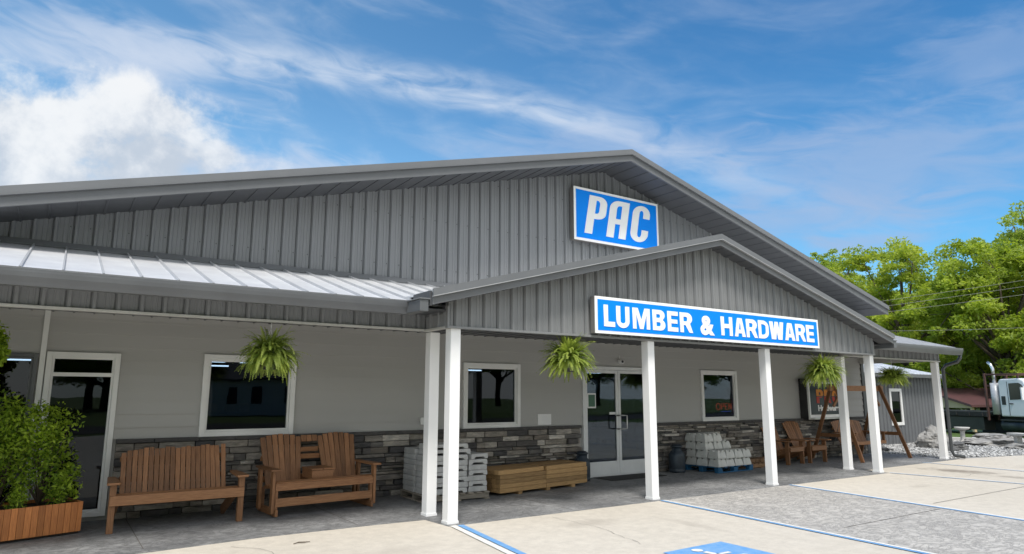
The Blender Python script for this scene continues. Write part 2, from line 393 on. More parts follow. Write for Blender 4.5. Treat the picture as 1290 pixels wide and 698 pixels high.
# painted lines
def stripe(a, b, off, w, z, mt, mb):
    a, b = Vector((*a, 0)), Vector((*b, 0)); d = (b - a).normalized(); nrm = Vector((-d.y, d.x, 0))
    p, q = a + nrm * off, b + nrm * off; h = nrm * w / 2
    k = 24; rr = [U(-.006, .006) for _ in range(k + 1)]
    for i in range(k):
        t0, t1 = i / k, (i + 1) / k
        A, B = p.lerp(q, t0), p.lerp(q, t1)
        mb.add([A - h * (1 + rr[i] * 6) + Vector((0, 0, z)), B - h * (1 + rr[i + 1] * 6) + Vector((0, 0, z)), B + h * (1 - rr[i] * 6) + Vector((0, 0, z)), A + h * (1 - rr[i] * 6) + Vector((0, 0, z))], [(0, 1, 2, 3)])
bl = MB(); wh = MB()
lines = [((.03, -.12), (-.60, -4.6)), ((3.72, -.12), (3.24, -6.0)), ((7.08, -.12), (6.16, -6.2)), ((10.62, -.12), (11.3, -6.0)), ((13.62, .60), (13.0, -6.0))]
for i, (a, b) in enumerate(lines):
    s1, s2, w = (.045, -.055, .085) if i == 0 else ((-.03, .035, .055) if i < 3 else (-.02, .03, .04))
    stripe(a, b, s1, w, .006, 0, bl); stripe(a, b, s2, w, .006, 0, wh)
struct(bl.build('blue_parking_line', 'paintblue')); struct(wh.build('white_parking_line', 'paintwhite'))
sq = MB(); sq.quad((1.07, -3.72, .004), (2.03, -3.72, .004), (2.05, -2.58, .004), (1.10, -2.60, .004)); struct(sq.build('blue_parking_square', 'paintblue'))
sy = MB()
def disc(mb, c, r0, r1, a0, a1, z, n=24):
    vs = []; fs = []
    for i in range(n + 1):
        t = radians(a0 + (a1 - a0) * i / n); vs += [(c[0] + r0 * cos(t), c[1] + r0 * sin(t), z), (c[0] + r1 * cos(t), c[1] + r1 * sin(t), z)]
    for i in range(n): fs.append((2 * i, 2 * i + 1, 2 * i + 3, 2 * i + 2))
    mb.add(vs, fs)
# wheelchair symbol, drawn with its head towards the shop
disc(sy, (1.47, -2.74), 0.001, .062, 0, 360, .009)
disc(sy, (1.56, -3.22), .17, .225, 100, 330, .009)
def flat(mb, a, b, w, z=.009):
    a, b = Vector((*a, z)), Vector((*b, z)); d = (b - a).normalized(); nn = Vector((-d.y, d.x, 0)) * w / 2
    mb.add([a - nn, b - nn, b + nn, a + nn], [(0, 1, 2, 3)])
flat(sy, (1.48, -2.83), (1.52, -3.16), .075); flat(sy, (1.50, -2.98), (1.70, -2.98), .05); flat(sy, (1.49, -3.14), (1.75, -3.14), .06, .0095)
flat(sy, (1.73, -3.13), (1.83, -3.40), .06, .010); flat(sy, (1.81, -3.40), (1.90, -3.36), .05, .0105)
struct(sy.build('wheelchair_parking_symbol', 'paintwhite'))
# saw joints
jt = MB()
for a, b in [((4.0, -2.9), (6.55, -2.9)), ((-8, -2.2), (-.35, -2.2)), ((7.0, -2.6), (10.8, -2.6)), ((11.0, -2.6), (20.5, -2.6)), ((-3.9, .4), (-4.1, -6)), ((.5, -5.2), (3.2, -5.2))]:
    flat(jt, a, b, .012, .003)
for x in (-3.4, -1.0, 2.0, 8.8, 12.9): flat(jt, (x, .6 if (x < -.1 or x > 10.6) else 0), (x, D - .1), .010, .003)
for (x, y, n_, a) in ((9.2, -.4, 26, -1.2), (14.5, -.3, 30, -1.0), (1.4, -.3, 16, -1.9), (-2.6, .2, 14, -1.3), (5.0, -1.2, 18, -.3)):
    for k in range(n_):
        a += U(-.35, .35); q = (x + cos(a) * .12, y + sin(a) * .12)
        flat(jt, (x, y), q, U(.003, .007), .0032); x, y = q
struct(jt.build('slab_joint_line', 'joint'))
# asphalt road and far verge on the street side (behind the camera, mirrored in the panes)
rd = MB(); rd.prism([(-200, -27), (200, -27), (200, -20), (-200, -20)], -.2, -.012, 'z'); struct(rd.build('road', 'asph'))
# gravel bed
gb = MB(); gb.prism([(15.3, .64), (18.4, .06), (21.0, -.86), (24.5, -2.4), (27.0, 1.0), (26.0, 4.3), (22.9, 4.4), (18.2, 4.2), (15.6, 9.5), (15.27, 9.5)], -.15, -.008, 'z')
struct(gb.build('gravel_bed', 'gravelbase'))
def inpoly(x, y, P):
    c = False; j = len(P) - 1
    for i in range(len(P)):
        if (P[i][1] > y) != (P[j][1] > y) and x < (P[j][0] - P[i][0]) * (y - P[i][1]) / (P[j][1] - P[i][1]) + P[i][0]: c = not c
        j = i
    return c
GP = [(15.3, .64), (18.4, .06), (21.0, -.86), (24.5, -2.4), (27.0, 1.0), (26.0, 4.3), (22.9, 4.15), (18.4, 4.05), (15.6, 4.3)]
gs = MB(); cnt = 0
OCT = [(1, 0, 0), (-1, 0, 0), (0, 1, 0), (0, -1, 0), (0, 0, 1), (0, 0, -1)]
OF = [(0, 2, 4), (2, 1, 4), (1, 3, 4), (3, 0, 4), (2, 0, 5), (1, 2, 5), (3, 1, 5), (0, 3, 5)]
while cnt < 7000:
    x, y = U(15.3, 27), U(-2.4, 4.4)
    if not inpoly(x, y, GP): continue
    s_ = U(.018, .05); a = U(0, 6.28); m_ = Rz(a) @ Rx(U(-.5, .5))
    gs.add([m_ @ Vector((p[0] * s_ * U(.7, 1.3), p[1] * s_ * U(.6, 1.1), p[2] * s_ * U(.4, .8))) + Vector((x, y, .008)) for p in OCT], OF); cnt += 1
struct(gs.build('gravel', 'gravel', fixn=False), 'stuff', 'pale grey crushed stone beside the shop corner', 'gravel')

# ================================================================== THE SHOP
XM, XP = 5.22, 5.24
BX0, BX1 = -8.0, 15.15
def HM(x): return 6.70 - .258 * abs(x - XM)
def HP(x): return 4.45 - .262 * abs(x - XP)
shop = root('hardware_store', 'long grey steel-clad shop with gabled porch, white posts and stone base', 'shop', (XM, D, 0))
def P(mb, name, m, parent=shop, bevel=0): return mb.build(name, m, parent, world=True, bevel=bevel)

def ribbed(mb, xa, xb, y, zb, zt, pitch=.2286, depth=.030, sgn=-1, ax='x', phase=0):
    prof = [(-.014, 0), (-.012, -.55), (-.002, -.55), (0, 0), (.016, 1), (.044, 1), (.060, 0), (.112, 0), (.119, .2), (.129, .2), (.136, 0), (.164, 0), (.171, .2), (.181, .2), (.188, 0)]
    pts = [(xa, 0)]; x = xa - (xa % pitch) - pitch + phase
    while x < xb:
        for (dx, h) in prof:
            if xa < x + dx < xb: pts.append((x + dx, h))
        x += pitch
    pts.append((xb, 0)); vs = []
    for (px, h) in pts:
        yy = y + sgn * depth * h
        for z in (zb(px), zt(px)): vs.append((px, yy, z) if ax == 'x' else (yy, px, z))
    mb.add(vs, [(2 * i, 2 * i + 2, 2 * i + 3, 2 * i + 1) for i in range(len(pts) - 1)])
C_ = lambda v: (lambda x: v)
# --- front wall with openings
OPEN = [(-6.6, -4.56, .10, 2.14), (-4.47, -3.64, .06, 2.17), (-2.59, -1.26, 1.02, 2.20), (1.74, 2.98, 1.02, 2.20), (4.52, 6.49, 0, 2.21), (8.10, 9.39, 1.02, 2.20)]
def slabs(x0, x1, z0, z1):
    cuts = sorted({x0, x1} | {a for o in OPEN for a in o[:2] if x0 < a < x1})
    for a, b in zip(cuts, cuts[1:]):
        m_ = (a + b) / 2; o = [q for q in OPEN if q[0] < m_ < q[1]]
        if not o: yield a, b, z0, z1
        else:
            o = o[0]
            if o[2] > z0: yield a, b, z0, min(o[2], z1)
            if o[3] < z1: yield a, b, max(o[3], z0), z1
w = MB()
for a, b, c, d in slabs(BX0, BX1 - .1, 0, 3.6): w.bb(a, b, D + .02, D + .18, c, d)
w.bb(BX1 - .2, BX1 - .02, D + .18, 27.9, 0, 4.0); w.bb(BX0, BX0 + .18, D + .18, 27.9, 0, 3.2); w.bb(BX0 + .18, BX1 - .2, 27.7, 27.9, 0, 3.2)
P(w, 'wall', 'siding')
sd = MB()
LAP = .178
for a, b, c, d in slabs(BX0, BX1 - .1, 1.03, 2.74):
    zs = []; k = math.floor((c - 1.0) / LAP)
    z = c; pr = []
    def off(zz): f = ((zz - 1.0) / LAP) % 1.0; return -.002 - .024 * (1 - f)
    pr.append((c + 1e-5, off(c + 1e-5)))
    z = 1.0 + (math.floor((c - 1.0) / LAP + 1e-6) + 1) * LAP
    while z < d:
        pr.append((z - 1e-4, off(z - 1e-4))); pr.append((z, off(z + 1e-6))); z += LAP
    pr.append((d, off(d - 1e-5)))
    vs = [];
    for zz, oo in pr: vs += [(a, D + oo, zz), (b, D + oo, zz)]
    sd.add(vs, [(2 * i, 2 * i + 1, 2 * i + 3, 2 * i + 2) for i in range(len(pr) - 1)])
P(sd, 'lap_siding', 'siding')
# --- stone wainscot
st = MB()
def stonerun(x0, x1):
    z = 0.0
    while z < .965:
        h = random.choice([.045, .06, .075, .09, .105]); h = min(h, .975 - z)
        if .975 - (z + h) < .035: h = .975 - z
        x = x0
        while x < x1 - .001:
            l = U(.12, .52); l = min(l, x1 - x)
            if x1 - (x + l) < .08: l = x1 - x
            dp = U(.02, .10)
            c = Vector((x + l / 2, D - dp / 2 + .012, z + h / 2)); hh = (l / 2 - .005, dp / 2 + .012, h / 2 - .0045)
            P_ = [Vector((sx * hh[0] + (U(-.007, .007) if 0 else 0), sy_ * hh[1] + (U(-.014, .008) if sy_ < 0 else 0), sz * hh[2])) + c for sx in (-1, 1) for sy_ in (-1, 1) for sz in (-1, 1)]
            st.add(P_, [(0, 1, 3, 2), (4, 6, 7, 5), (0, 4, 5, 1), (2, 3, 7, 6), (0, 2, 6, 4), (1, 5, 7, 3)])
            x += l
        z += h
stonerun(-3.60, 4.44); P(st, 'stone_veneer', 'stone', bevel=.006)
st = MB(); stonerun(6.56, 15.06); P(st, 'stone_veneer', 'stone', bevel=.006)

M['sill'] = mat('dark_sill_stone', (.085, .08, .078), .8, 0, (.05, .048, .048), nscale=9, bump=.5, bscale=30, rnd=.25)
for a, b in ((-3.60, 4.44), (6.56, 15.06)):
    x = a; sb = MB()
    while x < b - .01:
        l = min(U(.45, .6), b - x); sb.bb(x + .002, x + l - .002, D - .095, D + .01, .978, 1.03, r=.5 + U(-.2, .2)); x += l
    P(sb, 'stone_ledge', 'sill', bevel=.006)
# --- windows
def window(x0, x1, z0, z1, transom=None, fw=.075, sill=True):
    f = MB(); y0, y1 = D - .055, D + .06
    f.bb(x0, x0 + fw, y0, y1, z0, z1); f.bb(x1 - fw, x1, y0, y1, z0, z1)
    f.bb(x0 + fw, x1 - fw, y0 + .002, y1, z1 - fw, z1); f.bb(x0 + fw, x1 - fw, y0 + .002, y1, z0, z0 + fw)
    # inner sash
    iw = .028
    for a, b, c, d in ((x0 + fw, x0 + fw + iw, z0 + fw, z1 - fw), (x1 - fw - iw, x1 - fw, z0 + fw, z1 - fw), (x0 + fw + iw, x1 - fw - iw, z1 - fw - iw, z1 - fw), (x0 + fw + iw, x1 - fw - iw, z0 + fw, z0 + fw + iw)):
        f.bb(a, b, y0 + .03, y1 - .01, c, d)
    if transom: f.bb(x0 + fw, x1 - fw, y0 + .02, y1, transom - .025, transom + .025)
    fo = P(f, 'window', 'white', bevel=.004)
    g_ = MB(); g_.bb(x0 + fw + .01, x1 - fw - .01, D + .012, D + .018, z0 + fw + .01, z1 - fw - .01); go = g_.build('pane', 'glass', fo)
    return fo
lw = window(-6.6, -4.56, .10, 2.14, None, .045); lw.data.materials[0] = M['gutter']
window(-4.47, -3.64, .06, 2.17, 1.88, .062)
window(-2.59, -1.26, 1.02, 2.20); window(1.74, 2.98, 1.02, 2.20); window(8.10, 9.39, 1.02, 2.20)
cb = MB(); cb.bb(-4.545, -4.485, D - .05, D + .02, .02, 2.72); P(cb, 'corner_board', 'white', bevel=.003)
# --- double door
f = MB(); x0, x1, z1 = 4.52, 6.49, 2.21; fw = .07
f.bb(x0, x0 + fw, D - .05, D + .08, 0, z1); f.bb(x1 - fw, x1, D - .05, D + .08, 0, z1); f.bb(x0 + fw, x1 - fw, D - .048, D + .08, z1 - fw, z1)
f.bb(x0 + fw, x1 - fw, D - .03, D + .08, .0, .018)
df = P(f, 'door_frame', 'aluwhite', bevel=.003)
xm_ = (x0 + x1) / 2
for k, (a, b) in enumerate(((x0 + fw + .004, xm_ - .004), (xm_ + .004, x1 - fw - .004))):
    f = MB(); s_ = .062; yy = (D - .02, D + .03)
    f.bb(a, a + s_, *yy, .022, z1 - fw - .005); f.bb(b - s_, b, *yy, .022, z1 - fw - .005)
    f.bb(a + s_, b - s_, yy[0] + .002, yy[1], z1 - fw - .005 - s_, z1 - fw - .005); f.bb(a + s_, b - s_, yy[0] + .002, yy[1], .022, .29)
    lf = P(f, 'door', 'aluwhite', bevel=.003)
    g_ = MB(); g_.bb(a + s_ - .004, b - s_ + .004, D + .002, D + .008, .285, z1 - fw - s_); g_.build('pane', 'glass', lf)
    h = MB(); hx = b - .035 if k == 0 else a + .035; dx = -.12 if k == 0 else .12
    h.tube([(hx, D - .02, .93), (hx, D - .085, .93), (hx + dx * .3, D - .10, .93), (hx + dx, D - .10, .935), (hx + dx, D - .10, 1.20), (hx + dx * .3, D - .10, 1.205), (hx, D - .085, 1.205), (hx, D - .02, 1.205)], .013, 8)
    h.build('handle', 'black' if k == 0 else 'alum', lf)
    if k == 0:
        q = MB(); q.bb(b - .24, b - .07, D - .006, D - .001, 1.225, 1.275); q.build('door_sticker', 'paper', lf)
        q = MB(); q.bb(a + .075, a + .30, D - .006, D - .001, 1.36, 1.66); q.build('posted_notice', 'paper', lf)
        q = MB(); q.bb(a + .10, a + .275, D - .009, D - .0065, 1.39, 1.63); q.build('notice_print', mat('green_print', (.05, .14, .09), .5), lf)
# --- upper gable wall
uw = MB(); zt = lambda x: HM(x) - .215
ribbed(uw, BX0, BX1 - .05, D - .002, C_(3.50), zt, depth=.036)
uwo = P(uw, 'upper_gable_wall', 'panel')
# screw rows
sc_ = MB()
for zr in (3.85, 4.75, 5.65):
    x = -7.9
    while x < 15:
        if zr < zt(x) - .08: sc_.box((x + .09, D - .008, zr), (.014, .012, .014), r=.5)
        x += .2286
o_ = sc_.build('screw_line', 'soffit', uwo); o_['kind'] = 'stuff'
# main roof
def gableroof(name, m, xl, xr, h, t0, t1, y0, y1, xa, par=shop, bevel=0):
    mb = MB(); mb.prism([(xl, h(xl) - t0), (xa, h(xa) - t0), (xr, h(xr) - t0), (xr, h(xr) - t1), (xa, h(xa) - t1), (xl, h(xl) - t1)][::1], y0, y1, 'y'); return P(mb, name, m, par, bevel)
YF = 1.87
gableroof('roof', 'silver', BX0 - .3, BX1 + .03, HM, 0.0, .04, YF + .0, 28.2, XM)
gableroof('rake_fascia', 'fascia', BX0 - .3, BX1 + .02, HM, .085, .238, YF - .012, YF + .03, XM)
gableroof('rake_trim', 'trim', BX0 - .3, BX1 + .035, HM, -.012, .095, YF - .045, YF - .013, XM)
def soffit(xl, xr, h, t0, t1, y0, y1, xa, name, dpt=.014):
    pts = []; x = xl
    while x < xr - .32:
        for dx, q in ((0, 0), (.006, dpt), (.022, dpt), (.028, 0)):
            pts.append((x + dx, h(x + dx) - t1 - q))
        if x < xa < x + .305: pts.append((xa, h(xa) - t1))
        x += .305
    pts.append((xr, h(xr) - t1)); pts += [(xr, h(xr) - t0), (xa, h(xa) - t0), (xl, h(xl) - t0)]
    mb = MB(); mb.prism(pts, y0, y1, 'y'); P(mb, name, 'soffit')
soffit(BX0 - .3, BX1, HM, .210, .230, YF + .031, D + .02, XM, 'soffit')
so = MB(); x = BX0
while x < BX1:
    if abs(x - XM) > .05: so.prism([(x, HM(x) - .251), (x + .018, HM(x + .018) - .251), (x + .018, HM(x + .018) - .262), (x, HM(x) - .262)], YF + .032, D - .04, 'y')
    x += .305

# lean-to roof
LY0, LY1, LZ0, LZ1 = .22, D - .02, 2.84, 3.545
lr = MB(); lr.prism([(LY0, LZ0), (LY1, LZ1), (LY1, LZ1 - .03), (LY0, LZ0 - .03)], BX0, BX1 + .05, 'x')
lro = P(lr, 'lean_to_roof', 'silver')
sm_ = MB(); x = BX0 + .05
while x < BX1:
    sm_.beam((x, LY0 - .01, LZ0 + .012), (x, LY1 - .01, LZ1 + .012), .018, .035, (0, 0, 1)); x += .355
sm_.build('standing_seams', mat('seam_steel', (.50, .51, .53), .4, .2, (.42, .43, .45)), lro)
fl = MB(); fl.prism([(LY1 - .07, LZ1 + .0), (LY1 - .035, LZ1 + .07), (LY1 + .02, LZ1 + .07), (LY1 + .02, LZ1 + .0), (LY1 - .07, LZ1 - .012)], BX0, BX1, 'x'); P(fl, 'flashing', 'trim')
# gutters  (K profile)
def kprof(y): return [(y + .115, 2.665), (y + .03, 2.665), (y + .018, 2.70), (y - .005, 2.755), (y - .012, 2.80), (y - .012, 2.83), (y + .0, 2.83), (y + .004, 2.76), (y + .115, 2.76)]
for xa_, xb_, r0, r1 in ((BX0, -.52, -.64, -.52), (11.05, BX1 + .12, 11.0, 11.12)):
    gt = MB(); gt.prism(kprof(.10), xa_, xb_, 'x'); gt.bb(r0, r1, -.27, .215, 2.67, 2.82); go_ = P(gt, 'gutter', 'gutter', bevel=.005)
    gc_ = MB(); gc_.bb(xa_, xb_, .086, .10, 2.825, 2.843)
    gc_.bb(r0 - .015, r1 + .015, -.285, .20, 2.8225, 2.839); gc_.build('gutter_lip', 'trim', go_)
# lean-to soffit + band
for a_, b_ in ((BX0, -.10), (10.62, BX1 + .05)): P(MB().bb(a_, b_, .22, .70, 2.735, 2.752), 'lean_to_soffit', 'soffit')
bd = MB(); H0, H1 = 2.535, 2.736
ribbed(bd, BX0, -.09, .662, C_(H0), C_(H1)); ribbed(bd, .02, .66, -.085, C_(H0), C_(2.80), ax='y'); P(bd, 'beam_cladding', 'panel')
bd = MB(); ribbed(bd, 10.64, BX1, .662, C_(H0), C_(H1)); ribbed(bd, .02, .66, 10.64, C_(H0), C_(2.80), ax='y', sgn=1)
ribbed(bd, .70, D - .03, BX1 + .01, C_(H0), C_(2.9), ax='y', sgn=1)
P(bd, 'beam_cladding', 'panel')
for q_ in ((BX0, -.09, .68, .80, 2.525, 2.72), (10.64, BX1, .68, .80, 2.525, 2.72), (-.05, 10.60, .03, .15, 2.525, 2.90), (-.08, .04, .151, .679, 2.527, 2.72), (10.51, 10.63, .151, .679, 2.527, 2.72), (BX1 - .13, BX1 - .01, .80, D - .02, 2.527, 2.8)):
    P(MB().bb(*q_), 'beam', 'jtrim')
for q_ in ((BX0, -.12, .615, .70, 2.505, 2.535), (10.66, BX1, .615, .70, 2.505, 2.535), (-.118, -.03, .03, .70, 2.503, 2.533), (10.60, 10.658, .03, .70, 2.503, 2.533)):
    P(MB().bb(*q_), 'beam_trim', 'jtrim', bevel=.003)
# porch gable
gw = MB(); ribbed(gw, -.085, 10.57, -.004, C_(2.535), lambda x: HP(x) - .17, depth=.036); P(gw, 'porch_gable_wall', 'panel2')
gj = MB(); gj.bb(-.118, 10.60, -.045, .025, 2.500, 2.534); gj.bb(-.118, -.085, -.04, .02, 2.534, 2.80); gj.bb(10.57, 10.60, -.04, .02, 2.534, 2.80); P(gj, 'gable_base_trim', 'panel2', bevel=.003)
PX0, PX1 = -.47, 10.95
gableroof('porch_roof', 'silver', PX0, PX1, HP, 0.0, .03, -.28, D - .03, XP)
gableroof('porch_rake_fascia', 'fascia', PX0, PX1, HP, .075, .195, -.292, -.262, XP)
gableroof('porch_rake_trim', 'trim', PX0 - .01, PX1 + .01, HP, -.012, .085, -.325, -.293, XP)
gableroof('porch_drip_edge', mat('pale_drip_edge', (.42, .43, .44), .35), PX0 - .012, PX1 + .012, HP, .083, .094, -.336, -.2935, XP)
gableroof('drip_edge', 'trim', BX0 - .3, BX1 + .037, HM, .093, .104, YF - .056, YF - .0135, XM)
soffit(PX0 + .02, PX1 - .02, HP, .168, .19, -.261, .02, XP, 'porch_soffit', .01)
so = MB(); x = PX0 + .1
while x < PX1:
    if abs(x - XP) > .05: so.prism([(x, HP(x) - .191), (x + .014, HP(x + .014) - .191), (x + .014, HP(x + .014) - .199), (x, HP(x) - .199)], -.26, -.045, 'y')
    x += .305

for q_ in (((-.50, -.10, .02, .22, 2.735, 2.752), (-.50, -.47, -.26, .22, 2.752, 2.94)), ((10.62, 10.98, .02, .22, 2.735, 2.752), (10.95, 10.98, -.26, .22, 2.752, 2.94))): P(MB().bb(*q_[0]).bb(*q_[1]), 'porch_eave', 'soffit')
# porch ceiling
ce = MB(); ce.bb(BX0, -.1, .80, D, 2.70, 2.72); ce.bb(-.1, 10.64, .15, D, 2.70, 2.72); ce.bb(10.64, BX1 - .13, .80, D, 2.70, 2.72)
x = BX0 + .1
while x < BX1 - .2:
    ce.bb(x, x + .02, .84 if (x < -.1 or x > 10.62) else .19, D - .05, 2.684, 2.702); x += .2286
P(ce, 'porch_ceiling', mat('grey_ceiling_panel', (.17, .175, .185), .5, 0, (.15, .155, .165), nscale=1.5))
cr = MB(); cr.bb(BX0, BX1 - .1, D - .03, D - .0135, 2.64, 2.70); P(cr, 'frieze_board', 'siding')
# posts
def post(x, y):
    p = MB(); p.bb(x - .075, x + .075, y, y + .15, 0.005, 2.502, r=.5); o = P(p, 'post', 'post', bevel=.006)
    b_ = MB(); b_.bb(x - .082, x + .082, y - .007, y + .157, 0.001, .035, r=.5); b_.build('post_base', 'post', o)
for x in (.035, 3.70, 6.80, 10.52): post(x, 0.0)
for x in (.07, 10.52, 15.06, -7.6): post(x, .66)
# roof edge on the right
ed = MB(); ed.prism([(LY0 - .01, LZ0 - .10), (D, LZ1 - .10), (D, LZ1 + .02), (LY0 - .01, LZ0 + .02)], BX1 + .051, BX1 + .08, 'x'); P(ed, 'lean_to_rake', 'gutter')
sw = MB(); ribbed(sw, D + .02, 27.9, BX1 + .005, C_(0), C_(4.0), ax='y', sgn=1); P(sw, 'side_wall', 'panel')
oc = MB(); oc.bb(BX1 - .10, BX1 + .035, D - .05, D + .06, 0, 2.70); P(oc, 'end_corner_board', mat('slate_corner_trim', (.10, .105, .112), .45))
# downspout
ds = MB(); dx = 15.235
ds.tube([(dx, .17, 2.67), (dx, .17, 2.60), (dx - .005, .25, 2.50), (dx - .02, .52, 2.42), (dx - .03, .60, 2.32), (dx - .03, .60, .22), (dx - .01, .56, .10), (dx + .12, .36, .06)], .043, 10)
P(ds, 'downspout', mat('charcoal_downspout', (.05, .055, .06), .35, 0, (.04, .044, .048)))
# interior shell
im = MB(); im.bb(BX0 + .2, BX1 - .22, D + .185, 27.6, -.05, -.002); im.bb(BX0 + .2, BX1 - .22, D + .2, 27.6, 3.0, 3.05)
im.bb(BX0 + .2, BX1 - .22, 27.4, 27.6, 0, 3.0); im.bb(BX0 + .19, BX0 + .22, D + .2, 27.4, 0, 3); im.bb(BX1 - .26, BX1 - .23, D + .2, 27.4, 0, 3)
P(im, 'sales_floor', 'room')
for x, y in [(-1.0, 12), (.4, 12), (-.3, 15), (5.5, 13.5), (6.8, 13.5), (8.2, 13.5), (7.6, 17), (-5, 14), (13.6, 13), (15 - .6, 17), (10.6, 19)]:
    t = MB(); t.bb(x - .5, x + .5, y - .04, y + .04, 2.48, 2.52); P(t, 'ceiling_lamp', 'tube')
# shelves inside the shop
gond = root('store_shelf', 'dark shelf rack inside the shop behind the double door', 'shelf', (6.6, 7.2, 0), 0, 'shelf racks inside the shop')
t = MB()
for z in (.2, .7, 1.2, 1.6): t.bb(-.9, .9, -.3, .3, z, z + .04)
t.bb(-.9, .9, -.02, .02, .0, 1.9); t.build('shelf_unit', 'black', gond)
t = MB()
for k in range(40): z = random.choice([.24, .74, 1.24]); s_ = U(.08, .2); t.box((U(-.8, .8), -.2, z + s_ / 2), (U(.08, .2), .15, s_))
t.build('goods', 'palletbrown', gond)
for x, y, lb in ((-1.6, 8.2, 'dark shelf rack inside the shop behind the window over the slatted bench'), (2.4, 8.0, 'dark shelf rack inside the shop behind the window right of the corner posts'), (9.6, 7.4, 'dark shelf rack inside the shop behind the neon sign window')):
    dup(gond, (x, y, 0), 0, lb)

# ================================================================== LETTERING
def poly_mesh(name, splines, depth, m, parent, loc):
    cu = bpy.data.curves.new(name, 'CURVE'); cu.dimensions = '2D'; cu.fill_mode = 'BOTH'; cu.extrude = depth / 2
    for pts in splines:
        s = cu.splines.new('POLY'); s.points.add(len(pts) - 1)
        for i, (a, b) in enumerate(pts): s.points[i].co = (a, b, 0, 1)
        s.use_cyclic_u = True
    return curve_obj(name, cu, m, parent, loc)
def curve_obj(name, cu, m, parent, loc):
    tmp = bpy.data.objects.new('tmp', cu); COL.objects.link(tmp)
    dg = bpy.context.evaluated_depsgraph_get(); dg.update()
    me = bpy.data.meshes.new_from_object(tmp.evaluated_get(dg)); me.name = name
    bpy.data.objects.remove(tmp)
    for v in me.vertices: v.co = Vector((v.co.x, -v.co.z, v.co.y))   # stand upright facing -y
    me.materials.clear(); me.materials.append(M[m]); me.update()
    o = bpy.data.objects.new(name, me); COL.objects.link(o); o.parent = parent; o.location = loc
    return o
def text(body, size, off, m, parent, loc, name='lettering', width=None, depth=.01, shear=0):
    cu = bpy.data.curves.new(name, 'FONT'); cu.body = body; cu.size = size; cu.offset = off; cu.extrude = depth / 2; cu.shear = shear
    o = curve_obj(name, cu, m, parent, loc)
    xs_ = [v.co.x for v in o.data.vertices]; mn, mx = min(xs_), max(xs_)
    if width:
        k = width / (mx - mn)
        for v in o.data.vertices: v.co.x = (v.co.x - mn) * k
    return o
def arc(cx, cy, rx, ry, a0, a1, n=10): return [(cx + rx * cos(radians(a0 + (a1 - a0) * i / n)), cy + ry * sin(radians(a0 + (a1 - a0) * i / n))) for i in range(n + 1)]
# glyphs in a unit cell: x 0..w , y 0..1
def G(ch, w, s=.0, hs=.2):
    s = s or .25
    if ch == 'L': return [[(0, 0), (w, 0), (w, .23), (s, .23), (s, 1), (0, 1)]]
    if ch == 'E': return [[(0, 0), (w, 0), (w, .21), (s, .21), (s, .40), (w * .94, .40), (w * .94, .60), (s, .60), (s, .79), (w, .79), (w, 1), (0, 1)]]
    if ch == 'H': return [[(0, 0), (s, 0), (s, .40), (w - s, .40), (w - s, 0), (w, 0), (w, 1), (w - s, 1), (w - s, .62), (s, .62), (s, 1), (0, 1)]]
    if ch == 'U': return [[(0, 1)] + arc(w / 2, .33, w / 2, .35, 180, 360, 16) + [(w, 1), (w - s, 1)] + arc(w / 2, .30, w / 2 - s, .10, 0, -180, 8) + [(s, 1)]]
    if ch == 'D': return [[(0, 0), (w * .45, 0)] + arc(w * .45, .35, w * .55, .35, -90, 0, 8) + arc(w * .45, .65, w * .55, .35, 0, 90, 8) + [(0, 1)],
                          [(s, .21)] + arc(w * .45, .36, w * .55 - s, .15, -90, 0, 6) + arc(w * .45, .64, w * .55 - s, .15, 0, 90, 6) + [(s, .79)]]
    if ch == 'B': return [[(0, 0), (w * .6, 0)] + arc(w * .6, .27, w * .4, .27, -90, 62, 10) + arc(w * .58, .75, w * .38, .25, -48, 90, 10) + [(0, 1)],
                          [(s, .20)] + arc(w * .55, .30, .07, .10, -90, 90, 6) + [(s, .40)], [(s, .61)] + arc(w * .53, .70, .065, .09, -90, 90, 6) + [(s, .79)]]
    if ch == 'R': return [[(0, 0), (s, 0), (s, .37), (w * .42, .37), (w * .72, 0), (w, 0), (w * .97, .04), (w * .78, .43)] + arc(w * .56, .71, w * .39, .29, -52, 90, 12) + [(0, 1)],
                          [(s, .56)] + arc(w * .50, .675, .075, .115, -90, 90, 6) + [(s, .79)]]
    if ch == 'A': return [[(0, 0), (w * .30, 0), (w * .345, .18), (w * .655, .18), (w * .70, 0), (w, 0), (w * .70, 1), (w * .30, 1)], [(w * .395, .38), (w * .50, .80), (w * .605, .38)]]
    if ch == 'M': return [[(0, 0), (s * .92, 0), (s * .92, .70), (w * .40, 0), (w * .60, 0), (w - s * .92, .70), (w - s * .92, 0), (w, 0), (w, 1), (w - s * 1.35, 1), (w * .5, .42), (s * 1.35, 1), (0, 1)]]
    if ch == 'W': return [[(w * .12, 0), (w * .42, 0), (w * .5, .46), (w * .58, 0), (w * .88, 0), (w, 1), (w * .765, 1), (w * .70, .42), (w * .605, 1), (w * .395, 1), (w * .30, .42), (w * .235, 1), (0, 1)]]
    if ch == 'P': return [[(0, 0), (s, 0), (s, .40), (w * .55, .40)] + arc(w * .55, .70, w * .45, .30, -90, 90, 12) + [(0, 1)], [(s, .60)] + arc(w * .5, .70, .08, .10, -90, 90, 6) + [(s, .80)]]
    if ch == 'O': return [arc(w / 2, .5, w / 2, .5, 0, 350, 24), arc(w / 2, .5, w / 2 - s, .26, 0, 350, 18)]
    return []
def word(layout, z0, h, depth, m, parent, y, x_off, name='lettering'):
    sp = []
    for ch, a, b in layout:
        if ch == '&': continue
        for pl in G(ch, (b - a - .022) / h): sp.append([(a + .011 - x_off + px * h, z0 + py * h) for px, py in pl])
    return poly_mesh(name, sp, depth, m, parent, (0, y, 0))
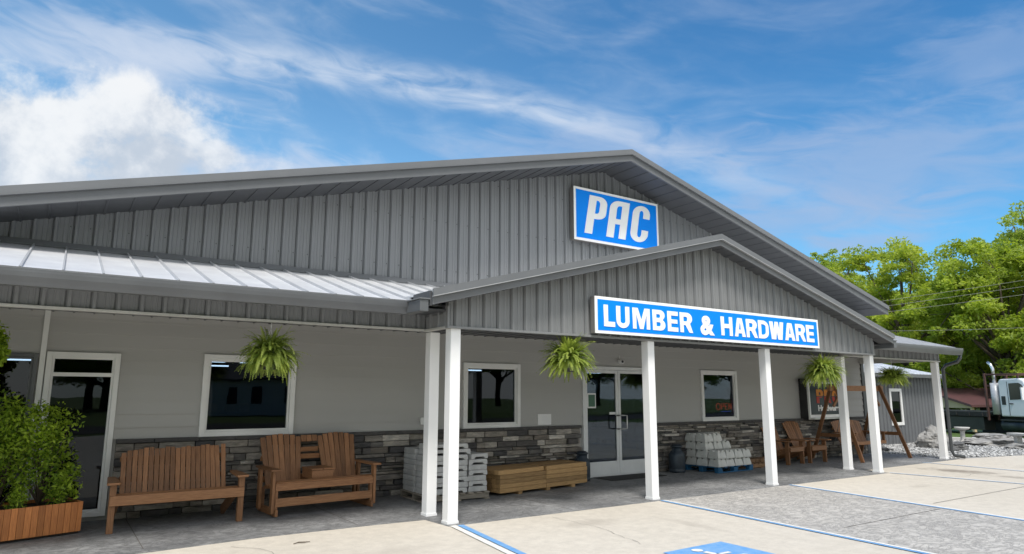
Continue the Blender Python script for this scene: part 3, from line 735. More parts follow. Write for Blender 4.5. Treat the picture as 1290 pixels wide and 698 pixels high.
# --- LUMBER & HARDWARE sign
s1 = root('shop_sign', 'long blue LUMBER & HARDWARE sign fixed across the porch gable', 'sign', (5.32, -.05, 2.56))
t = MB(); t.bb(-2.96, 2.94, -.105, .0, .0, .56); t.build('cabinet', 'signside', s1, bevel=.004)
t = MB(); t.bb(-2.965, 2.945, -.120, -.106, -.004, .564); t.build('border', 'signwhite', s1)
t = MB(); t.bb(-2.915, 2.895, -.124, -.1202, .042, .518); t.build('face_panel', 'blue', s1)
LAY = [('L', 2.513, 2.761), ('U', 2.771, 3.07), ('M', 3.12, 3.522), ('B', 3.563, 3.875), ('E', 3.909, 4.178), ('R', 4.207, 4.542), ('H', 5.254, 5.586), ('A', 5.619, 5.948), ('R', 5.955, 6.301), ('D', 6.308, 6.634), ('W', 6.646, 7.098), ('A', 7.113, 7.461), ('R', 7.466, 7.814), ('E', 7.822, 8.101)]
word(LAY[:6], .105, .335, .008, 'signwhite', s1, -.128, 5.32); word(LAY[6:], .105, .335, .008, 'signwhite', s1, -.128, 5.32)
text('&', .44, .019, 'signwhite', s1, (4.725 - 5.32, -.128, .108), 'ampersand', width=.36)
# --- PAC sign
s2 = root('roof_sign', 'blue PAC sign mounted high on the upper gable wall', 'sign', (5.48, D - .04, 4.80))
t = MB(); t.bb(-1.235, 1.23, -.13, .0, .0, 1.135); t.build('cabinet', 'signside', s2, bevel=.004)
t = MB(); t.bb(-1.24, 1.235, -.145, -.131, -.004, 1.139); t.build('border', 'signwhite', s2)
t = MB(); t.bb(-1.185, 1.18, -.149, -.1452, .05, 1.085); t.build('face_panel', 'blue', s2)
def sh(pts, x, w): return [(x + a * w + .165 * b, .165 + b * .845) for a, b in pts]
Pg = [[(0, 0), (.40, 0), (.40, .40), (.55, .40)] + arc(.55, .57, .45, .17, -90, 0, 6) + arc(.55, .80, .45, .20, 0, 90, 8) + [(0, 1)],
      [(.40, .54)] + arc(.48, .62, .14, .08, -90, 0, 4) + arc(.48, .80, .14, .09, 0, 90, 5) + [(.40, .89)]]
Ag = [[(0, 0), (.37, 0), (.37, .37), (.63, .37), (.63, 0), (1, 0), (1, 1), (.45, 1)] + arc(.45, .78, .45, .22, 90, 180, 8), [(.37, .51), (.63, .51), (.63, .87), (.52, .87)] + arc(.52, .78, .15, .09, 90, 180, 5)]
Cg = [[(1, .66), (1, .76)] + arc(.5, .76, .5, .24, 0, 180, 14) + arc(.5, .24, .5, .24, 180, 360, 14) + [(1, .34), (.62, .34), (.62, .24)] + arc(.5, .22, .12, .09, 0, -180, 6) + arc(.5, .78, .12, .09, 180, 0, 6) + [(.62, .66)]]
sp = [sh(q, -.975, .52) for q in Pg] + [sh(q, -.37, .56) for q in Ag] + [sh(q, .31, .53) for q in Cg]
poly_mesh('lettering', sp, .008, 'signwhite', s2, (0, -.153, 0))
# --- PRO Hardware wall sign
s3 = root('wall_sign', 'dark framed PRO Hardware sign on the wall behind the porch swing', 'sign', (12.75, D - .02, .98))
t = MB(); t.bb(-.80, .78, -.22, .0, .02, 1.08); t.build('cabinet', 'black', s3, bevel=.006)
t = MB()
for a in ((-.80, -.745, .02, 1.08), (.725, .78, .02, 1.08), (-.745, .725, .02, .075), (-.745, .725, 1.025, 1.08)): t.bb(a[0], a[1], -.245, -.221, a[2], a[3])
t.build('frame', 'alum', s3, bevel=.004)
t = MB(); t.bb(-.745, .725, -.230, -.2212, .075, 1.025); t.build('face_panel', 'signwhite', s3)
t = MB(); t.bb(-.675, .655, -.235, -.2302, .145, .955); t.build('slate_panel', 'navy', s3)
sp = []
for ch, a in (('P', -.40), ('R', -.04), ('O', .32)):
    for pl in G(ch, .80, s=.30): sp.append([(a + px * .40, -.18 + py * .36) for px, py in pl])
o = poly_mesh('pro_lettering', sp, .006, 'proletters', s3, (0, -.239, .62))
t = MB(); t.bb(-.42, .66, -.2455, -.2435, .612, .628); t.build('letter_split', 'navy', s3)
text('Hardware', .205, .008, 'signwhite', s3, (-.36, -.239, .245), 'hardware_lettering', width=1.0)
t = MB(); t.lathe([(.03, 0), (.055, .02), (.05, .10), (.02, .12)], (-.88, -.16, .95), 12); t.beam((-.88, -.16, 1.0), (-.80, -.1, 1.0), .03, .03); t.build('side_lamp', 'black', s3)
# --- OPEN neon
s4 = root('neon_sign', 'red neon OPEN sign hanging inside the right window', 'sign', (9.09, D + .10, 1.27))
def stroke(mb, pts, r=.007): mb.tube([(a, 0, b) for a, b in pts], r, 6)
t = MB()
stroke(t, [(-.25 + .07 * cos(a), .09 + .075 * sin(a)) for a in [i * pi / 8 for i in range(17)]], .010)
stroke(t, [(-.13, .02), (-.13, .16), (-.06, .16), (-.04, .125), (-.06, .09), (-.13, .09)], .009)
stroke(t, [(.08, .02), (.0, .02), (.0, .16), (.08, .16)], .009); stroke(t, [(.0, .09), (.06, .09)], .009)
stroke(t, [(.13, .02), (.13, .16), (.22, .02), (.22, .16)], .009); t.build('tubing', 'neonred', s4)
t = MB(); t.tube([(-.15, 0, -.03), (.2, 0, -.03)], .007, 6); t.build('underline_tube', 'neonblue', s4)
# small wall things
nt_ = tag(MB().bb(3.40, 3.72, D - .030, D - .016, 1.055, 1.26).build('wall_notice', 'paper'), 'small white printed notice taped on the siding left of the door', 'notice')
q = text('OPEN 7-5', .06, .002, 'ink', nt_, (3.46, D - .033, 1.14), 'print', width=.20, depth=.002)
q.data = MB().bb(3.50, 3.61, D - .033, D - .031, 1.135, 1.165).bb(3.45, 3.68, D - .033, D - .031, 1.215, 1.222).bb(3.45, 3.62, D - .033, D - .031, 1.195, 1.202).bb(3.45, 3.66, D - .033, D - .031, 1.10, 1.107).build('t', 'ink').data
bpy.data.objects.remove(bpy.data.objects['t'])
cam_ = root('security_camera', 'small round security camera over the double door', 'camera', (5.56, D - .02, 2.33))
t = MB(); t.tube([(0, 0, 0), (0, -.03, 0)], .05, 16); t.tube([(0, 0, .04), (0, -.01, .12)], .006, 6); t.build('mount', 'white', cam_)
t = MB(); t.tube([(0, -.03, 0), (-.02, -.12, -.01)], [.042, .045], 16); t.build('housing', 'white', cam_)
t = MB(); t.tube([(-.02, -.121, -.01), (-.0215, -.128, -.011)], .028, 16); t.build('lens', 'black', cam_)
bx = root('outlet_box', 'small white electrical box on the siding beside the corner posts', 'outlet', (.93, D - .02, 1.12))
t = MB(); t.bb(-.035, .035, -.05, 0, 0, .12); t.build('box_cover', 'white', bx, bevel=.004)
dm = root('door_mat', 'dark rubber mat lying before the double door', 'mat', (5.45, 2.38, 0))
t = MB(); t.bb(-.75, .75, -.28, .28, .001, .012); t.build('mat_body', 'rubber', dm, bevel=.003)

# ================================================================== FURNITURE
def slat(mb, p, q, w, th, up, r=None): mb.beam(p, q, w, th, up, r)
def fanback(mb, cx, w0, w1, zb, zt, yb, yt, n, arch, th=.02, gap=.006):
    """n slats between (zb,yb) and (zt,yt), width w0 at the bottom and w1 at the top, arched tops"""
    for i in range(n):
        t = (i + .5) / n - .5
        a = Vector((cx + t * w0, yb, zb)); top = zt - arch * (2 * t) ** 2
        f_ = (top - zb) / (zt - zb)
        b = Vector((cx + t * (w0 + (w1 - w0) * f_), yb + (yt - yb) * f_, top))
        d = (b - a).normalized(); nrm = Vector((0, -(zt - zb), (yt - yb))).normalized()
        mb.beam(a, b, th, (w0 + (w1 - w0) * .5) / n - gap, d.cross(nrm))
bench = root('garden_bench', 'brown slatted wooden bench with straight back, beside the planter', 'bench', (-2.92, 1.70, 0), .0)
W_ = 1.46
for sx in (-1, 1):
    t = MB(); t.bb(sx * W_ / 2 - .035 - (.0 if sx > 0 else 0), sx * W_ / 2 + .035, -.02, .055, 0, .56 if 1 else .4); t.build('leg', 'brown2', bench, bevel=.004)
    t = MB(); t.beam((sx * (W_ / 2 - .06), .06, .37), (sx * (W_ / 2 - .06), .80, .03), .035, .13, (0, 0, 1)); t.build('rear_leg', 'brown2', bench, bevel=.004)
    t = MB(); t.prism([(sx * W_ / 2 - .075, -.10), (sx * W_ / 2 + .06, -.10), (sx * W_ / 2 + .075, -.06), (sx * W_ / 2 + .06, .62), (sx * W_ / 2 - .03, .62), (sx * W_ / 2 - .075, -.04)], .562, .59, 'z')
    t.prism([(sx * W_ / 2 - .012, .0), (sx * W_ / 2 + .012, .0), (sx * W_ / 2 + .012, .06), (sx * W_ / 2 - .012, .06)], .40, .56, 'z')
    t.build('armrest', 'brown2', bench, bevel=.004)
t = MB(); t.bb(-W_ / 2 - .03, W_ / 2 + .03, -.05, -.022, .315, .43); t.build('front_rail', 'brown2', bench, bevel=.004)
t = MB()
for k in range(6): t.beam((-W_ / 2 + .02, .03 + k * .085, .425 - k * .022), (W_ / 2 - .02, .03 + k * .085, .425 - k * .022), .075, .022, (0, -.25, 1))
t.build('seat', 'brown', bench, bevel=.003)
t = MB()
for i in range(20):
    x = -.63 + 1.26 * (i + .5) / 20; tilt = .06 * max(0, (x - .2)) if x < .55 else 0
    b0 = Vector((x, .44, .34)); b1 = Vector((x - tilt, .66, .925 + .012 * sin(i * 1.7) + (.012 if i > 13 else 0)))
    if i < 3: b1.z -= .05 * (3 - i) / 3
    t.beam(b0, b1, .02, .056, Vector((1, 0, 0)))
t.build('backrest', 'brown', bench, bevel=.003)
t = MB(); t.beam((-.64, .60, .55), (.64, .60, .55), .07, .025, (0, 1, .3)); t.beam((-.64, .645, .80), (.64, .645, .80), .06, .025, (0, 1, .3)); t.build('back_brace', 'brown', bench, bevel=.003)

gl = root('glider_bench', 'brown double glider seat with two fan backs and a centre console', 'bench', (-1.03, 1.78, 0), .07)
W_ = 1.42
t = MB(); fanback(t, -.43, .50, .62, .36, 1.05, .50, .74, 7, .06, .02); fanback(t, .43, .50, .62, .36, 1.05, .50, .74, 7, .06, .02); t.build('backrest', 'brown', gl, bevel=.004)
t = MB(); t.beam((-.72, .665, .72), (.72, .665, .72), .07, .025, (0, 1, .3)); t.beam((-.72, .56, .44), (.72, .56, .44), .08, .025, (0, 1, .3)); t.build('back_brace', 'brown', gl, bevel=.003)
t = MB()
for i in range(3): t.beam((-.085 + i * .085, .70, .93), (-.085 + i * .085, .735, 1.02), .02, .078, (1, 0, 0))
t.beam((-.14, .685, .82), (.14, .685, .82), .07, .02, (0, 1, .3)); t.build('head_slats', 'brown2', gl, bevel=.003)
t = MB(); t.bb(-.16, .16, .12, .50, .44, .56); t.build('console', 'brown', gl, bevel=.004)
t = MB(); t.bb(-.175, -.004, .10, .50, .565, .588); t.bb(.004, .175, .10, .50, .565, .588); t.build('console_top', 'brown2', gl, bevel=.004)
t = MB()
for k in range(6): t.beam((-W_ / 2, .02 + k * .085, .445 - k * .02), (W_ / 2, .02 + k * .085, .445 - k * .02), .078, .022, (0, -.24, 1))
t.bb(-W_ / 2 - .01, W_ / 2 + .01, -.035, -.01, .34, .43); t.build('seat', 'brown', gl, bevel=.004)
for sx in (-1, 1):
    x = sx * (W_ / 2 + .035)
    t = MB(); t.bb(x - .02, x + .02, -.03, .06, .05, .60); t.build('leg', 'brown', gl, bevel=.004)
    t = MB(); t.bb(x - .02, x + .02, .50, .60, .05, .60); t.build('leg', 'brown', gl, bevel=.004)
    t = MB(); t.prism([(x - .07, -.10), (x + .06, -.10), (x + .075, -.05), (x + .055, .66), (x - .04, .66), (x - .07, -.02)], .602, .628, 'z')
    t.prism([(x - .012, .0), (x + .012, .0), (x + .012, .05), (x - .012, .05)], .45, .60, 'z'); t.build('armrest', 'brown', gl, bevel=.004)
    t = MB(); t.bb(x - .018 - sx * .045, x + .018 - sx * .045, -.06, .68, .01, .10); t.bb(x - .02 - sx * .047, x + .02 - sx * .047, -.02, .05, .10, .34); t.bb(x - .02 - sx * .047, x + .02 - sx * .047, .52, .59, .10, .34); t.build('glide_base', 'brown', gl, bevel=.005)
    t = MB(); t.tube([(x - sx * .023, .07, .32), (x - sx * .023, .085, .10)], .008, 6); t.build('glide_arm', 'alum', gl)
t = MB(); t.bb(-W_ / 2, W_ / 2, -.025, .003, .13, .24); t.build('base_rail', 'brown2', gl, bevel=.004)

ch = root('adirondack_chair', 'brown Adirondack chair nearest the small brown pallet', 'chair', (10.52, 2.03, 0), .05, 'Adirondack chairs against the stone wall')
for sx in (-1, 1):
    t = MB(); t.bb(sx * .31 - .02, sx * .31 + .02, -.04, .06, 0, .53); t.build('leg', 'brown', ch, bevel=.004)
    t = MB(); t.beam((sx * .27, -.02, .36), (sx * .27, .80, .04), .03, .12, (0, 0, 1)); t.build('rear_leg', 'brown', ch, bevel=.004)
    t = MB(); t.prism([(sx * .33 - .08, -.14), (sx * .33 + .08, -.14), (sx * .33 + .09, -.08), (sx * .33 + .04, .58), (sx * .33 - .03, .58), (sx * .33 - .08, .0)], .532, .556, 'z'); t.build('armrest', 'brown2', ch, bevel=.004)
t = MB()
for k in range(6): t.beam((-.30, -.02 + k * .088, .40 - k * .030), (.30, -.02 + k * .088, .40 - k * .030), .08, .022, (0, -.34, 1))
t.bb(-.30, .30, -.07, -.045, .30, .40); t.build('seat', 'brown2', ch, bevel=.003)
t = MB(); fanback(t, 0, .50, .66, .24, .98, .42, .74, 7, .07, .02); t.build('backrest', 'brown', ch, bevel=.003)
t = MB(); t.beam((-.33, .59, .53), (.33, .59, .53), .07, .025, (0, 1, .4)); t.beam((-.30, .69, .82), (.30, .69, .82), .05, .025, (0, 1, .4)); t.build('back_brace', 'brown', ch)
dup(ch, (11.38, 1.99, 0), -.02, 'brown Adirondack chair closest to the porch swing')

swg = root('swing_stand', 'brown wooden A-frame stand holding a swing at the porch end', 'swing stand', (13.42, 2.02, 0), .0)
t = MB(); t.bb(-1.30, 1.30, -.045, .045, 1.74, 1.88); t.build('top_beam', 'brown2', swg, bevel=.004)
for sx in (-1, 1):
    for sy_ in (-1, 1):
        t = MB(); t.beam((sx * 1.17, sy_ * .67, 0.0), (sx * 1.07, sy_ * .05, 1.90), .045, .09, (0, 1, 0)); t.build('leg', 'brown', swg, bevel=.004)
    t = MB(); t.beam((sx * 1.10, -.52, .62), (sx * 1.10, .52, .62), .04, .09); t.build('cross_brace', 'brown', swg, bevel=.004)
    t = MB(); t.beam((sx * 1.13, 0, 1.35), (sx * .72, 0, 1.74), .04, .07); t.build('corner_brace', 'brown', swg, bevel=.004)
sw_ = root('porch_swing', 'brown slatted swing seat hanging from the A-frame stand', 'swing', (13.40, 1.92, .30), -.03)
t = MB(); fanback(t, 0, 1.20, 1.34, .10, .68, .28, .50, 14, .05, .02); t.build('backrest', 'brown2', sw_, bevel=.003)
t = MB(); t.beam((-.66, .44, .46), (.66, .44, .46), .06, .025, (0, 1, .4)); t.build('back_brace', 'brown', sw_)
t = MB()
for k in range(6): t.beam((-.63, -.18 + k * .085, .15 - k * .018), (.63, -.18 + k * .085, .15 - k * .018), .076, .022, (0, -.22, 1))
t.bb(-.66, .66, -.235, -.21, .08, .16); t.build('seat', 'brown2', sw_, bevel=.003)
for sx in (-1, 1):
    t = MB(); t.bb(sx * .66 - .02, sx * .66 + .02, -.20, -.13, .08, .36); t.bb(sx * .66 - .05, sx * .66 + .05, -.24, .40, .36, .385); t.build('armrest', 'brown', sw_, bevel=.003)
    t = MB(); t.tube([(sx * .69, -.17, .12), (sx * .69, .08, 1.0), (sx * .69, .1, 1.44)], .008, 6); t.tube([(sx * .69, .35, .15), (sx * .69, .12, .95), (sx * .69, .1, 1.44)], .008, 6); t.build('chain', 'chain', sw_)

# ================================================================== STOCK ON THE WALK
def pallet(name, label, loc, rz, sx, sy_, h, m, nb=6):
    r = root(name, label, 'pallet', loc, rz)
    for k in range(3):
        y = -sy_ / 2 + .05 + k * (sy_ - .10) / 2
        t = MB()
        if name == 'blue_pallet':
            for q_ in range(3):
                x = -sx / 2 + .07 + q_ * (sx - .14) / 2; t.bb(x - .07, x + .07, y - .05, y + .05, .018, h - .02)
            t.bb(-sx / 2, sx / 2, y - .05, y + .05, .002, .017)
        else:
            t.bb(-sx / 2, sx / 2, y - .02, y + .02, .018, h - .02)
        t.build('stringer', m, r, bevel=.003)
    t = MB()
    for k in range(nb):
        x = -sx / 2 + .045 + k * (sx - .09) / (nb - 1); t.bb(x - .045, x + .045, -sy_ / 2, sy_ / 2, h - .0195, h)
    t.build('deck_boards', m, r, bevel=.002)
    t = MB()
    for k in range(3):
        x = -sx / 2 + .045 + k * (sx - .09) / 2; t.bb(x - .045, x + .045, -sy_ / 2, sy_ / 2, 0.0, .0175)
    if name != 'blue_pallet': t.build('base_boards', m, r, bevel=.002)
    return r
ORD = ['bottom', 'second', 'third', 'fourth', 'fifth', 'sixth', 'seventh', 'eighth', 'ninth']
PZ = .115
pallet('wooden_pallet', 'weathered wooden pallet under the stacked grey splash blocks', (1.03, 2.06, 0), -.03, 1.12, .98, PZ, 'palletwood', 8)
bh = .083; bw, bl_ = .345, .44
sm1 = MB(); hw = bw / 2 - .004
sm1.prism([(-hw, 0), (-hw * .62, 0), (-hw * .50, .030), (hw * .50, .030), (hw * .62, 0), (hw, 0), (hw, .045), (hw * .94, bh - .004), (-hw * .94, bh - .004), (-hw, .045)], -bl_ / 2 + .006, bl_ / 2 - .006, 'y', r=.5)
sb1 = sm1.build('splash_block', 'block', bevel=.004)
sm2 = MB(); sm2.prism([(-hw, 0), (hw, 0), (hw, .05), (hw * .95, bh - .004), (-hw * .95, bh - .004), (-hw, .05)], -bl_ / 2 + .006, bl_ / 2 - .006, 'y', r=.2)
sb2 = sm2.build('splash_block', 'block', bevel=.004)
cols = [('front left', -.36, -.235, 7), ('front middle', 0.0, -.235, 7), ('front right', .36, -.235, 6), ('back left', -.36, .235, 8), ('back middle', 0.0, .235, 8), ('back right', .36, .235, 5)]
first = {0: sb1, 1: sb2}
for nm, cx, cy, nl in cols:
    for k in range(nl):
        kind = 0 if (k * 7 + int(cx * 10) + (cy > 0)) % 2 == 0 else 1
        if first[kind] is not None and not first[kind].get('used'): o = first[kind]; o['used'] = 1
        else: o = (sb1 if kind == 0 else sb2).copy(); COL.objects.link(o)
        o.location = (1.03 + cx + U(-.008, .008), 2.06 + cy + U(-.01, .01), PZ + k * bh + .001); o.rotation_euler = (0, 0, -.03 + U(-.03, .03))
        tag(o, 'grey concrete splash block, %s layer of the %s column on the pallet' % (ORD[k], nm), 'concrete block', 'grey splash blocks on the wooden pallet')
for k, (x, y, z, a, lb) in enumerate([(.72, 1.86, 7, .0, 'lowest of the loose ones lying on the front left column'), (1.10, 1.87, 7, .02, 'lying flat on the front middle column'), (.74, 1.88, 8, .06, 'topmost of all, on the front left column'), (1.08, 1.90, 8, -.05, 'top layer over the front middle column'), (1.40, 1.84, 6, .12, 'tilted out over the front right column')]):
    o = sb1.copy(); COL.objects.link(o); o.location = (x, y, PZ + z * bh + .002); o.rotation_euler = (0, 0, a)
    tag(o, 'grey concrete splash block, ' + lb, 'concrete block', 'grey splash blocks on the wooden pallet')
for o in (sb1, sb2):
    if 'used' in o: del o['used']
for o in bpy.data.objects:
    if 'used' in o: del o['used']

# treated timber pile
lp = Vector((2.82, 2.10, 0)); la = .155
ca, sa = cos(la), sin(la)
def LP(x, y, z): return (lp.x + x * ca - y * sa, lp.y + x * sa + y * ca, z)
for k, x in enumerate((-.62, .05, .70)):
    t = MB(); t.bb(-.045, .045, -.33, .33, 0, .045); o = t.build('wood_skid', 'lumber', bevel=.003); o.location = LP(x, 0, 0); o.rotation_euler = (0, 0, la)
    tag(o, 'short wooden skid under the %s of the brown timber pile' % ['left end', 'middle', 'right end'][k], 'skid', 'skids under the timber pile')
th, tw, tl = .073, .108, 1.075
tm = []
for v in range(4):
    t = MB(); t.bb(-tl / 2, tl / 2, -tw / 2 + .002, tw / 2 - .002, 0, th - .003, r=[.1, .4, .7, .95][v]); o = t.build('timber', 'lumber', bevel=.006); tm.append(o)
used = set(); RN = ['front', 'second', 'third', 'fourth', 'fifth', 'back']
for k in range(5):
    for j in range(6):
        for e in range(2):
            if k == 4 and j == 5 and e == 0: pass
            v = random.randrange(4)
            if v not in used: o = tm[v]; used.add(v)
            else: o = tm[v].copy(); COL.objects.link(o)
            o.location = LP((-.5 + e) * (tl + .003) + U(-.006, .006) * e - (.05 if k == 4 else 0) * (1 - e), -.275 + j * .11 + U(-.003, .003), .046 + k * th); o.rotation_euler = (0, 0, la + U(-.006, .006) + (.018 if (k == 4 and j < 2) else 0))
            tag(o, 'brown treated timber, %s layer, %s row, %s half of the pile' % (ORD[k], RN[j], ['left', 'right'][e]), 'timber', 'treated timbers stacked by the door')

# milk cans
def milkcan(loc, label, sc=1.):
    r = root('milk_can', label, 'milk can', loc, 0.3)
    t = MB(); t.lathe([(.150, 0), (.165, .01), (.168, .05), (.160, .06), (.165, .08), (.166, .34), (.158, .37), (.125, .42), (.100, .45), (.097, .50)], n=28); t.build('body', 'can', r)
    t = MB(); t.lathe([(.099, .50), (.125, .51), (.128, .535), (.118, .545), (.090, .550), (.088, .565), (.01, .57)], n=28); t.build('lid', 'can', r)
    for a in (0, pi):
        t = MB(); t.tube([(.135 * cos(a), .135 * sin(a), .40), (.185 * cos(a), .185 * sin(a), .42), (.185 * cos(a), .185 * sin(a), .48), (.12 * cos(a), .12 * sin(a), .505)], .011, 6); t.build('handle', 'can', r)
    r.scale = (sc, sc, sc); return r
milkcan((4.28, 2.50, 0), 'dark blue milk can between timber pile and double door', .97)
milkcan((6.90, 2.46, 0), 'dark blue milk can beside the white concrete pier blocks', 1.03)

# deck / pier blocks on the blue pallet
pallet('blue_pallet', 'blue painted pallet under the whitish pier blocks', (8.02, 2.28, 0), .03, 1.22, .92, .12, 'palletblue', 6)
t = MB(); hb, ht = .137, .116
t.add([(-hb, -hb, 0), (hb, -hb, 0), (hb, hb, 0), (-hb, hb, 0), (-hb, -hb, .03), (hb, -hb, .03), (hb, hb, .03), (-hb, hb, .03), (-ht, -ht, .135), (ht, -ht, .135), (ht, ht, .135), (-ht, ht, .135)],
      [(3, 2, 1, 0)] + [(i, (i + 1) % 4, 4 + (i + 1) % 4, 4 + i) for i in range(4)] + [(4 + i, 4 + (i + 1) % 4, 8 + (i + 1) % 4, 8 + i) for i in range(4)] + [(8, 9, 10, 11)], r=.5)
for sx in (-1, 1):
    for sy_ in (-1, 1): t.box((sx * .066, sy_ * .066, .150), (.088, .088, .034), r=.5, taper=.88)
pb = t.build('pier_block', 'deckblock', bevel=.004)
grid = [('front', -.315, [2, 2, 2, 2]), ('middle', -.01, [4, 4, 3, 0]), ('back', .295, [4, 4, 4, 3])]; fst = True
CN = ['leftmost', 'second', 'third', 'rightmost']
for rn, y, hs in grid:
    for i, hN in enumerate(hs):
        for k in range(hN):
            if rn == 'front' and i == 0: xo = .02
            else: xo = 0
            o = pb if fst else pb.copy()
            if not fst: COL.objects.link(o)
            fst = False
            o.location = (8.02 - .435 + i * .29 + xo + U(-.006, .006), 2.28 + y + U(-.008, .008), .121 + k * .168); o.rotation_euler = (0, 0, .03 + U(-.04, .04))
            tag(o, 'whitish concrete pier block, %s layer of the %s column, %s row' % (ORD[k], CN[i], rn), 'concrete block', 'white pier blocks on the blue pallet')
pallet('brown_pallet', 'small brown wooden pallet right of the pier blocks', (9.16, 2.30, 0), .05, .80, .62, .12, 'palletbrown', 6)
for i in range(4):
    t = MB(); t.bb(-.085, .085, -.13, .13, 0, .075); o = t.build('firewood_bundle' if 0 else 'wood_block', 'palletbrown', bevel=.006)
    o.location = (8.90 + i * .19, 2.16 + (i % 2) * .02, .121); o.rotation_euler = (0, 0, U(-.1, .1))
    tag(o, '%s brown wood block on the small brown pallet' % ['leftmost', 'second', 'third', 'rightmost'][i], 'wood block', 'wood blocks on the small pallet')

# ================================================================== FERNS
def fern(name, loc, R, label, seed, top, dr=1., up_=88):
    random.seed(seed)
    r = root(name, label, 'hanging fern', loc, U(0, 6), 'ferns hanging along the porch')
    t = MB(); t.lathe([(.085, -.17), (.115, -.10), (.13, .0), (.125, .01), (.10, -.005)], n=20); t.build('pot', 'black', r)
    f = MB()
    for i in range(400):
        az = U(0, 2 * pi); el = radians(U(-25, up_)); L_ = R * U(.75, 1.3) * (1.05 if el < .9 else .95)
        p = Vector((cos(az) * U(.0, .09), sin(az) * U(.0, .09), U(-.02, .05))); d = Vector((cos(az) * cos(el), sin(az) * cos(el), sin(el)))
        n_ = 11; st_ = L_ / n_; fr = U(0, 1); droop = U(.5, 1.9) * dr
        side = d.cross(Vector((0, 0, 1)))
        if side.length < .05: side = Vector((1, 0, 0))
        side.normalize(); pts = []
        for k in range(n_ + 1):
            pts.append(p.copy()); d.z -= .16 * droop * (k / n_ + .25); d.normalize(); p += d * st_
        for k in range(1, n_ + 1):
            a, b = pts[k - 1], pts[k]; dd = (b - a).normalized(); nn = side.cross(dd).normalized()
            ln = R * .085 * (1 - (k / n_) ** 2.2) + .008; rr = min(1, max(0, fr * .6 + .35 * k / n_ + U(-.12, .12)))
            for s_ in (-1, 1):
                for h_ in (0., .5):
                    q0 = a.lerp(b, h_); tip = q0 + side * s_ * ln + dd * ln * .35 - Vector((0, 0, 1)) * ln * .25 + nn * U(-.004, .004)
                    wv = dd * st_ * .22
                    f.add([q0 - wv, q0 + wv, tip + wv * .5, tip - wv * .35], [(0, 1, 2, 3)], None, rr)
    f.build('foliage', 'fern', r, fixn=False)
    h = MB(); hz = top - loc[2]
    for k in range(3):
        a = k * 2.1; h.tube([(cos(a) * .12, sin(a) * .12, 0), (0, 0, .33)], .003, 5)
    h.tube([(0, 0, .33), (0, 0, hz)], .006, 5); h.build('hanger', 'white', r)
    return r
fern('hanging_fern', (-2.19, .72, 2.10), .34, 'hanging fern before the window over the slatted bench', 11, 2.505, 1.25, 80)
fern('hanging_fern', (2.01, .06, 2.14), .375, 'large hanging fern on the porch gable left of the double door', 22, 2.50, 1.0, 88)
fern('hanging_fern', (8.70, .06, 2.10), .385, 'hanging fern in front of the dark framed wall sign', 33, 2.50, 1.15, 80)
fern('hanging_fern', (12.75, .70, 2.08), .33, 'small far hanging fern in front of the grey shed', 44, 2.505, .8, 65)
random.seed(99)

# ================================================================== PLANTER AND SHRUBS
pa = .30; pc = Vector((-3.93, 1.93, 0)); ex = Vector((-cos(pa), -sin(pa), 0)); ey = Vector((-sin(pa), cos(pa), 0)); PL, PD = 2.3, .60
ctr = pc + ex * PL / 2 + ey * PD / 2
pl = root('planter_box', 'orange cedar planter box with upright boards beside the glass entrance', 'planter', ctr, pa)
t = MB(); k = 0; x = -PL / 2
while x < PL / 2 - .01:
    wv = min(.066, PL / 2 - x); t.bb(x + .0015, x + wv - .0015, -PD / 2, -PD / 2 + .02, .03, .365); t.bb(x + .0015, x + wv - .0015, PD / 2 - .02, PD / 2, .03, .365); x += .066
y = -PD / 2 + .021
while y < PD / 2 - .04:
    t.bb(PL / 2 - .02, PL / 2 - .001, y, y + .063, .03, .365); t.bb(-PL / 2 + .001, -PL / 2 + .02, y, y + .063, .03, .365); y += .066
t.build('side_boards', 'cedar', pl, bevel=.002)
t = MB(); t.bb(-PL / 2 + .02, PL / 2 - .02, -PD / 2 + .02, PD / 2 - .02, .01, .33); t.build('soil', 'soil', pl)
def leafcloud(mb, c, rad, n, size, rbase=.5, flat_=1.):
    for _ in range(n):
        while True:
            v = Vector((U(-1, 1), U(-1, 1), U(-1, 1)))
            if v.length < 1: break
        v = v * (.55 + .45 * v.length)
        p = Vector(c) + Vector((v.x * rad[0], v.y * rad[1], v.z * rad[2]))
        nrm = Vector((U(-1, 1), U(-1, 1), U(-.1, 1.5))).normalized(); a = nrm.orthogonal().normalized(); b = nrm.cross(a)
        th_ = U(0, 6.28); a, b = a * cos(th_) + b * sin(th_), b * cos(th_) - a * sin(th_)
        s_ = size * U(.6, 1.3); r_ = min(1, max(0, rbase + U(-.3, .3)))
        mb.add([p - a * s_, p - b * s_ * .42 + nrm * s_ * .1, p + a * s_, p + b * s_ * .42 + nrm * s_ * .1], [(0, 1, 2, 3)], None, r_)
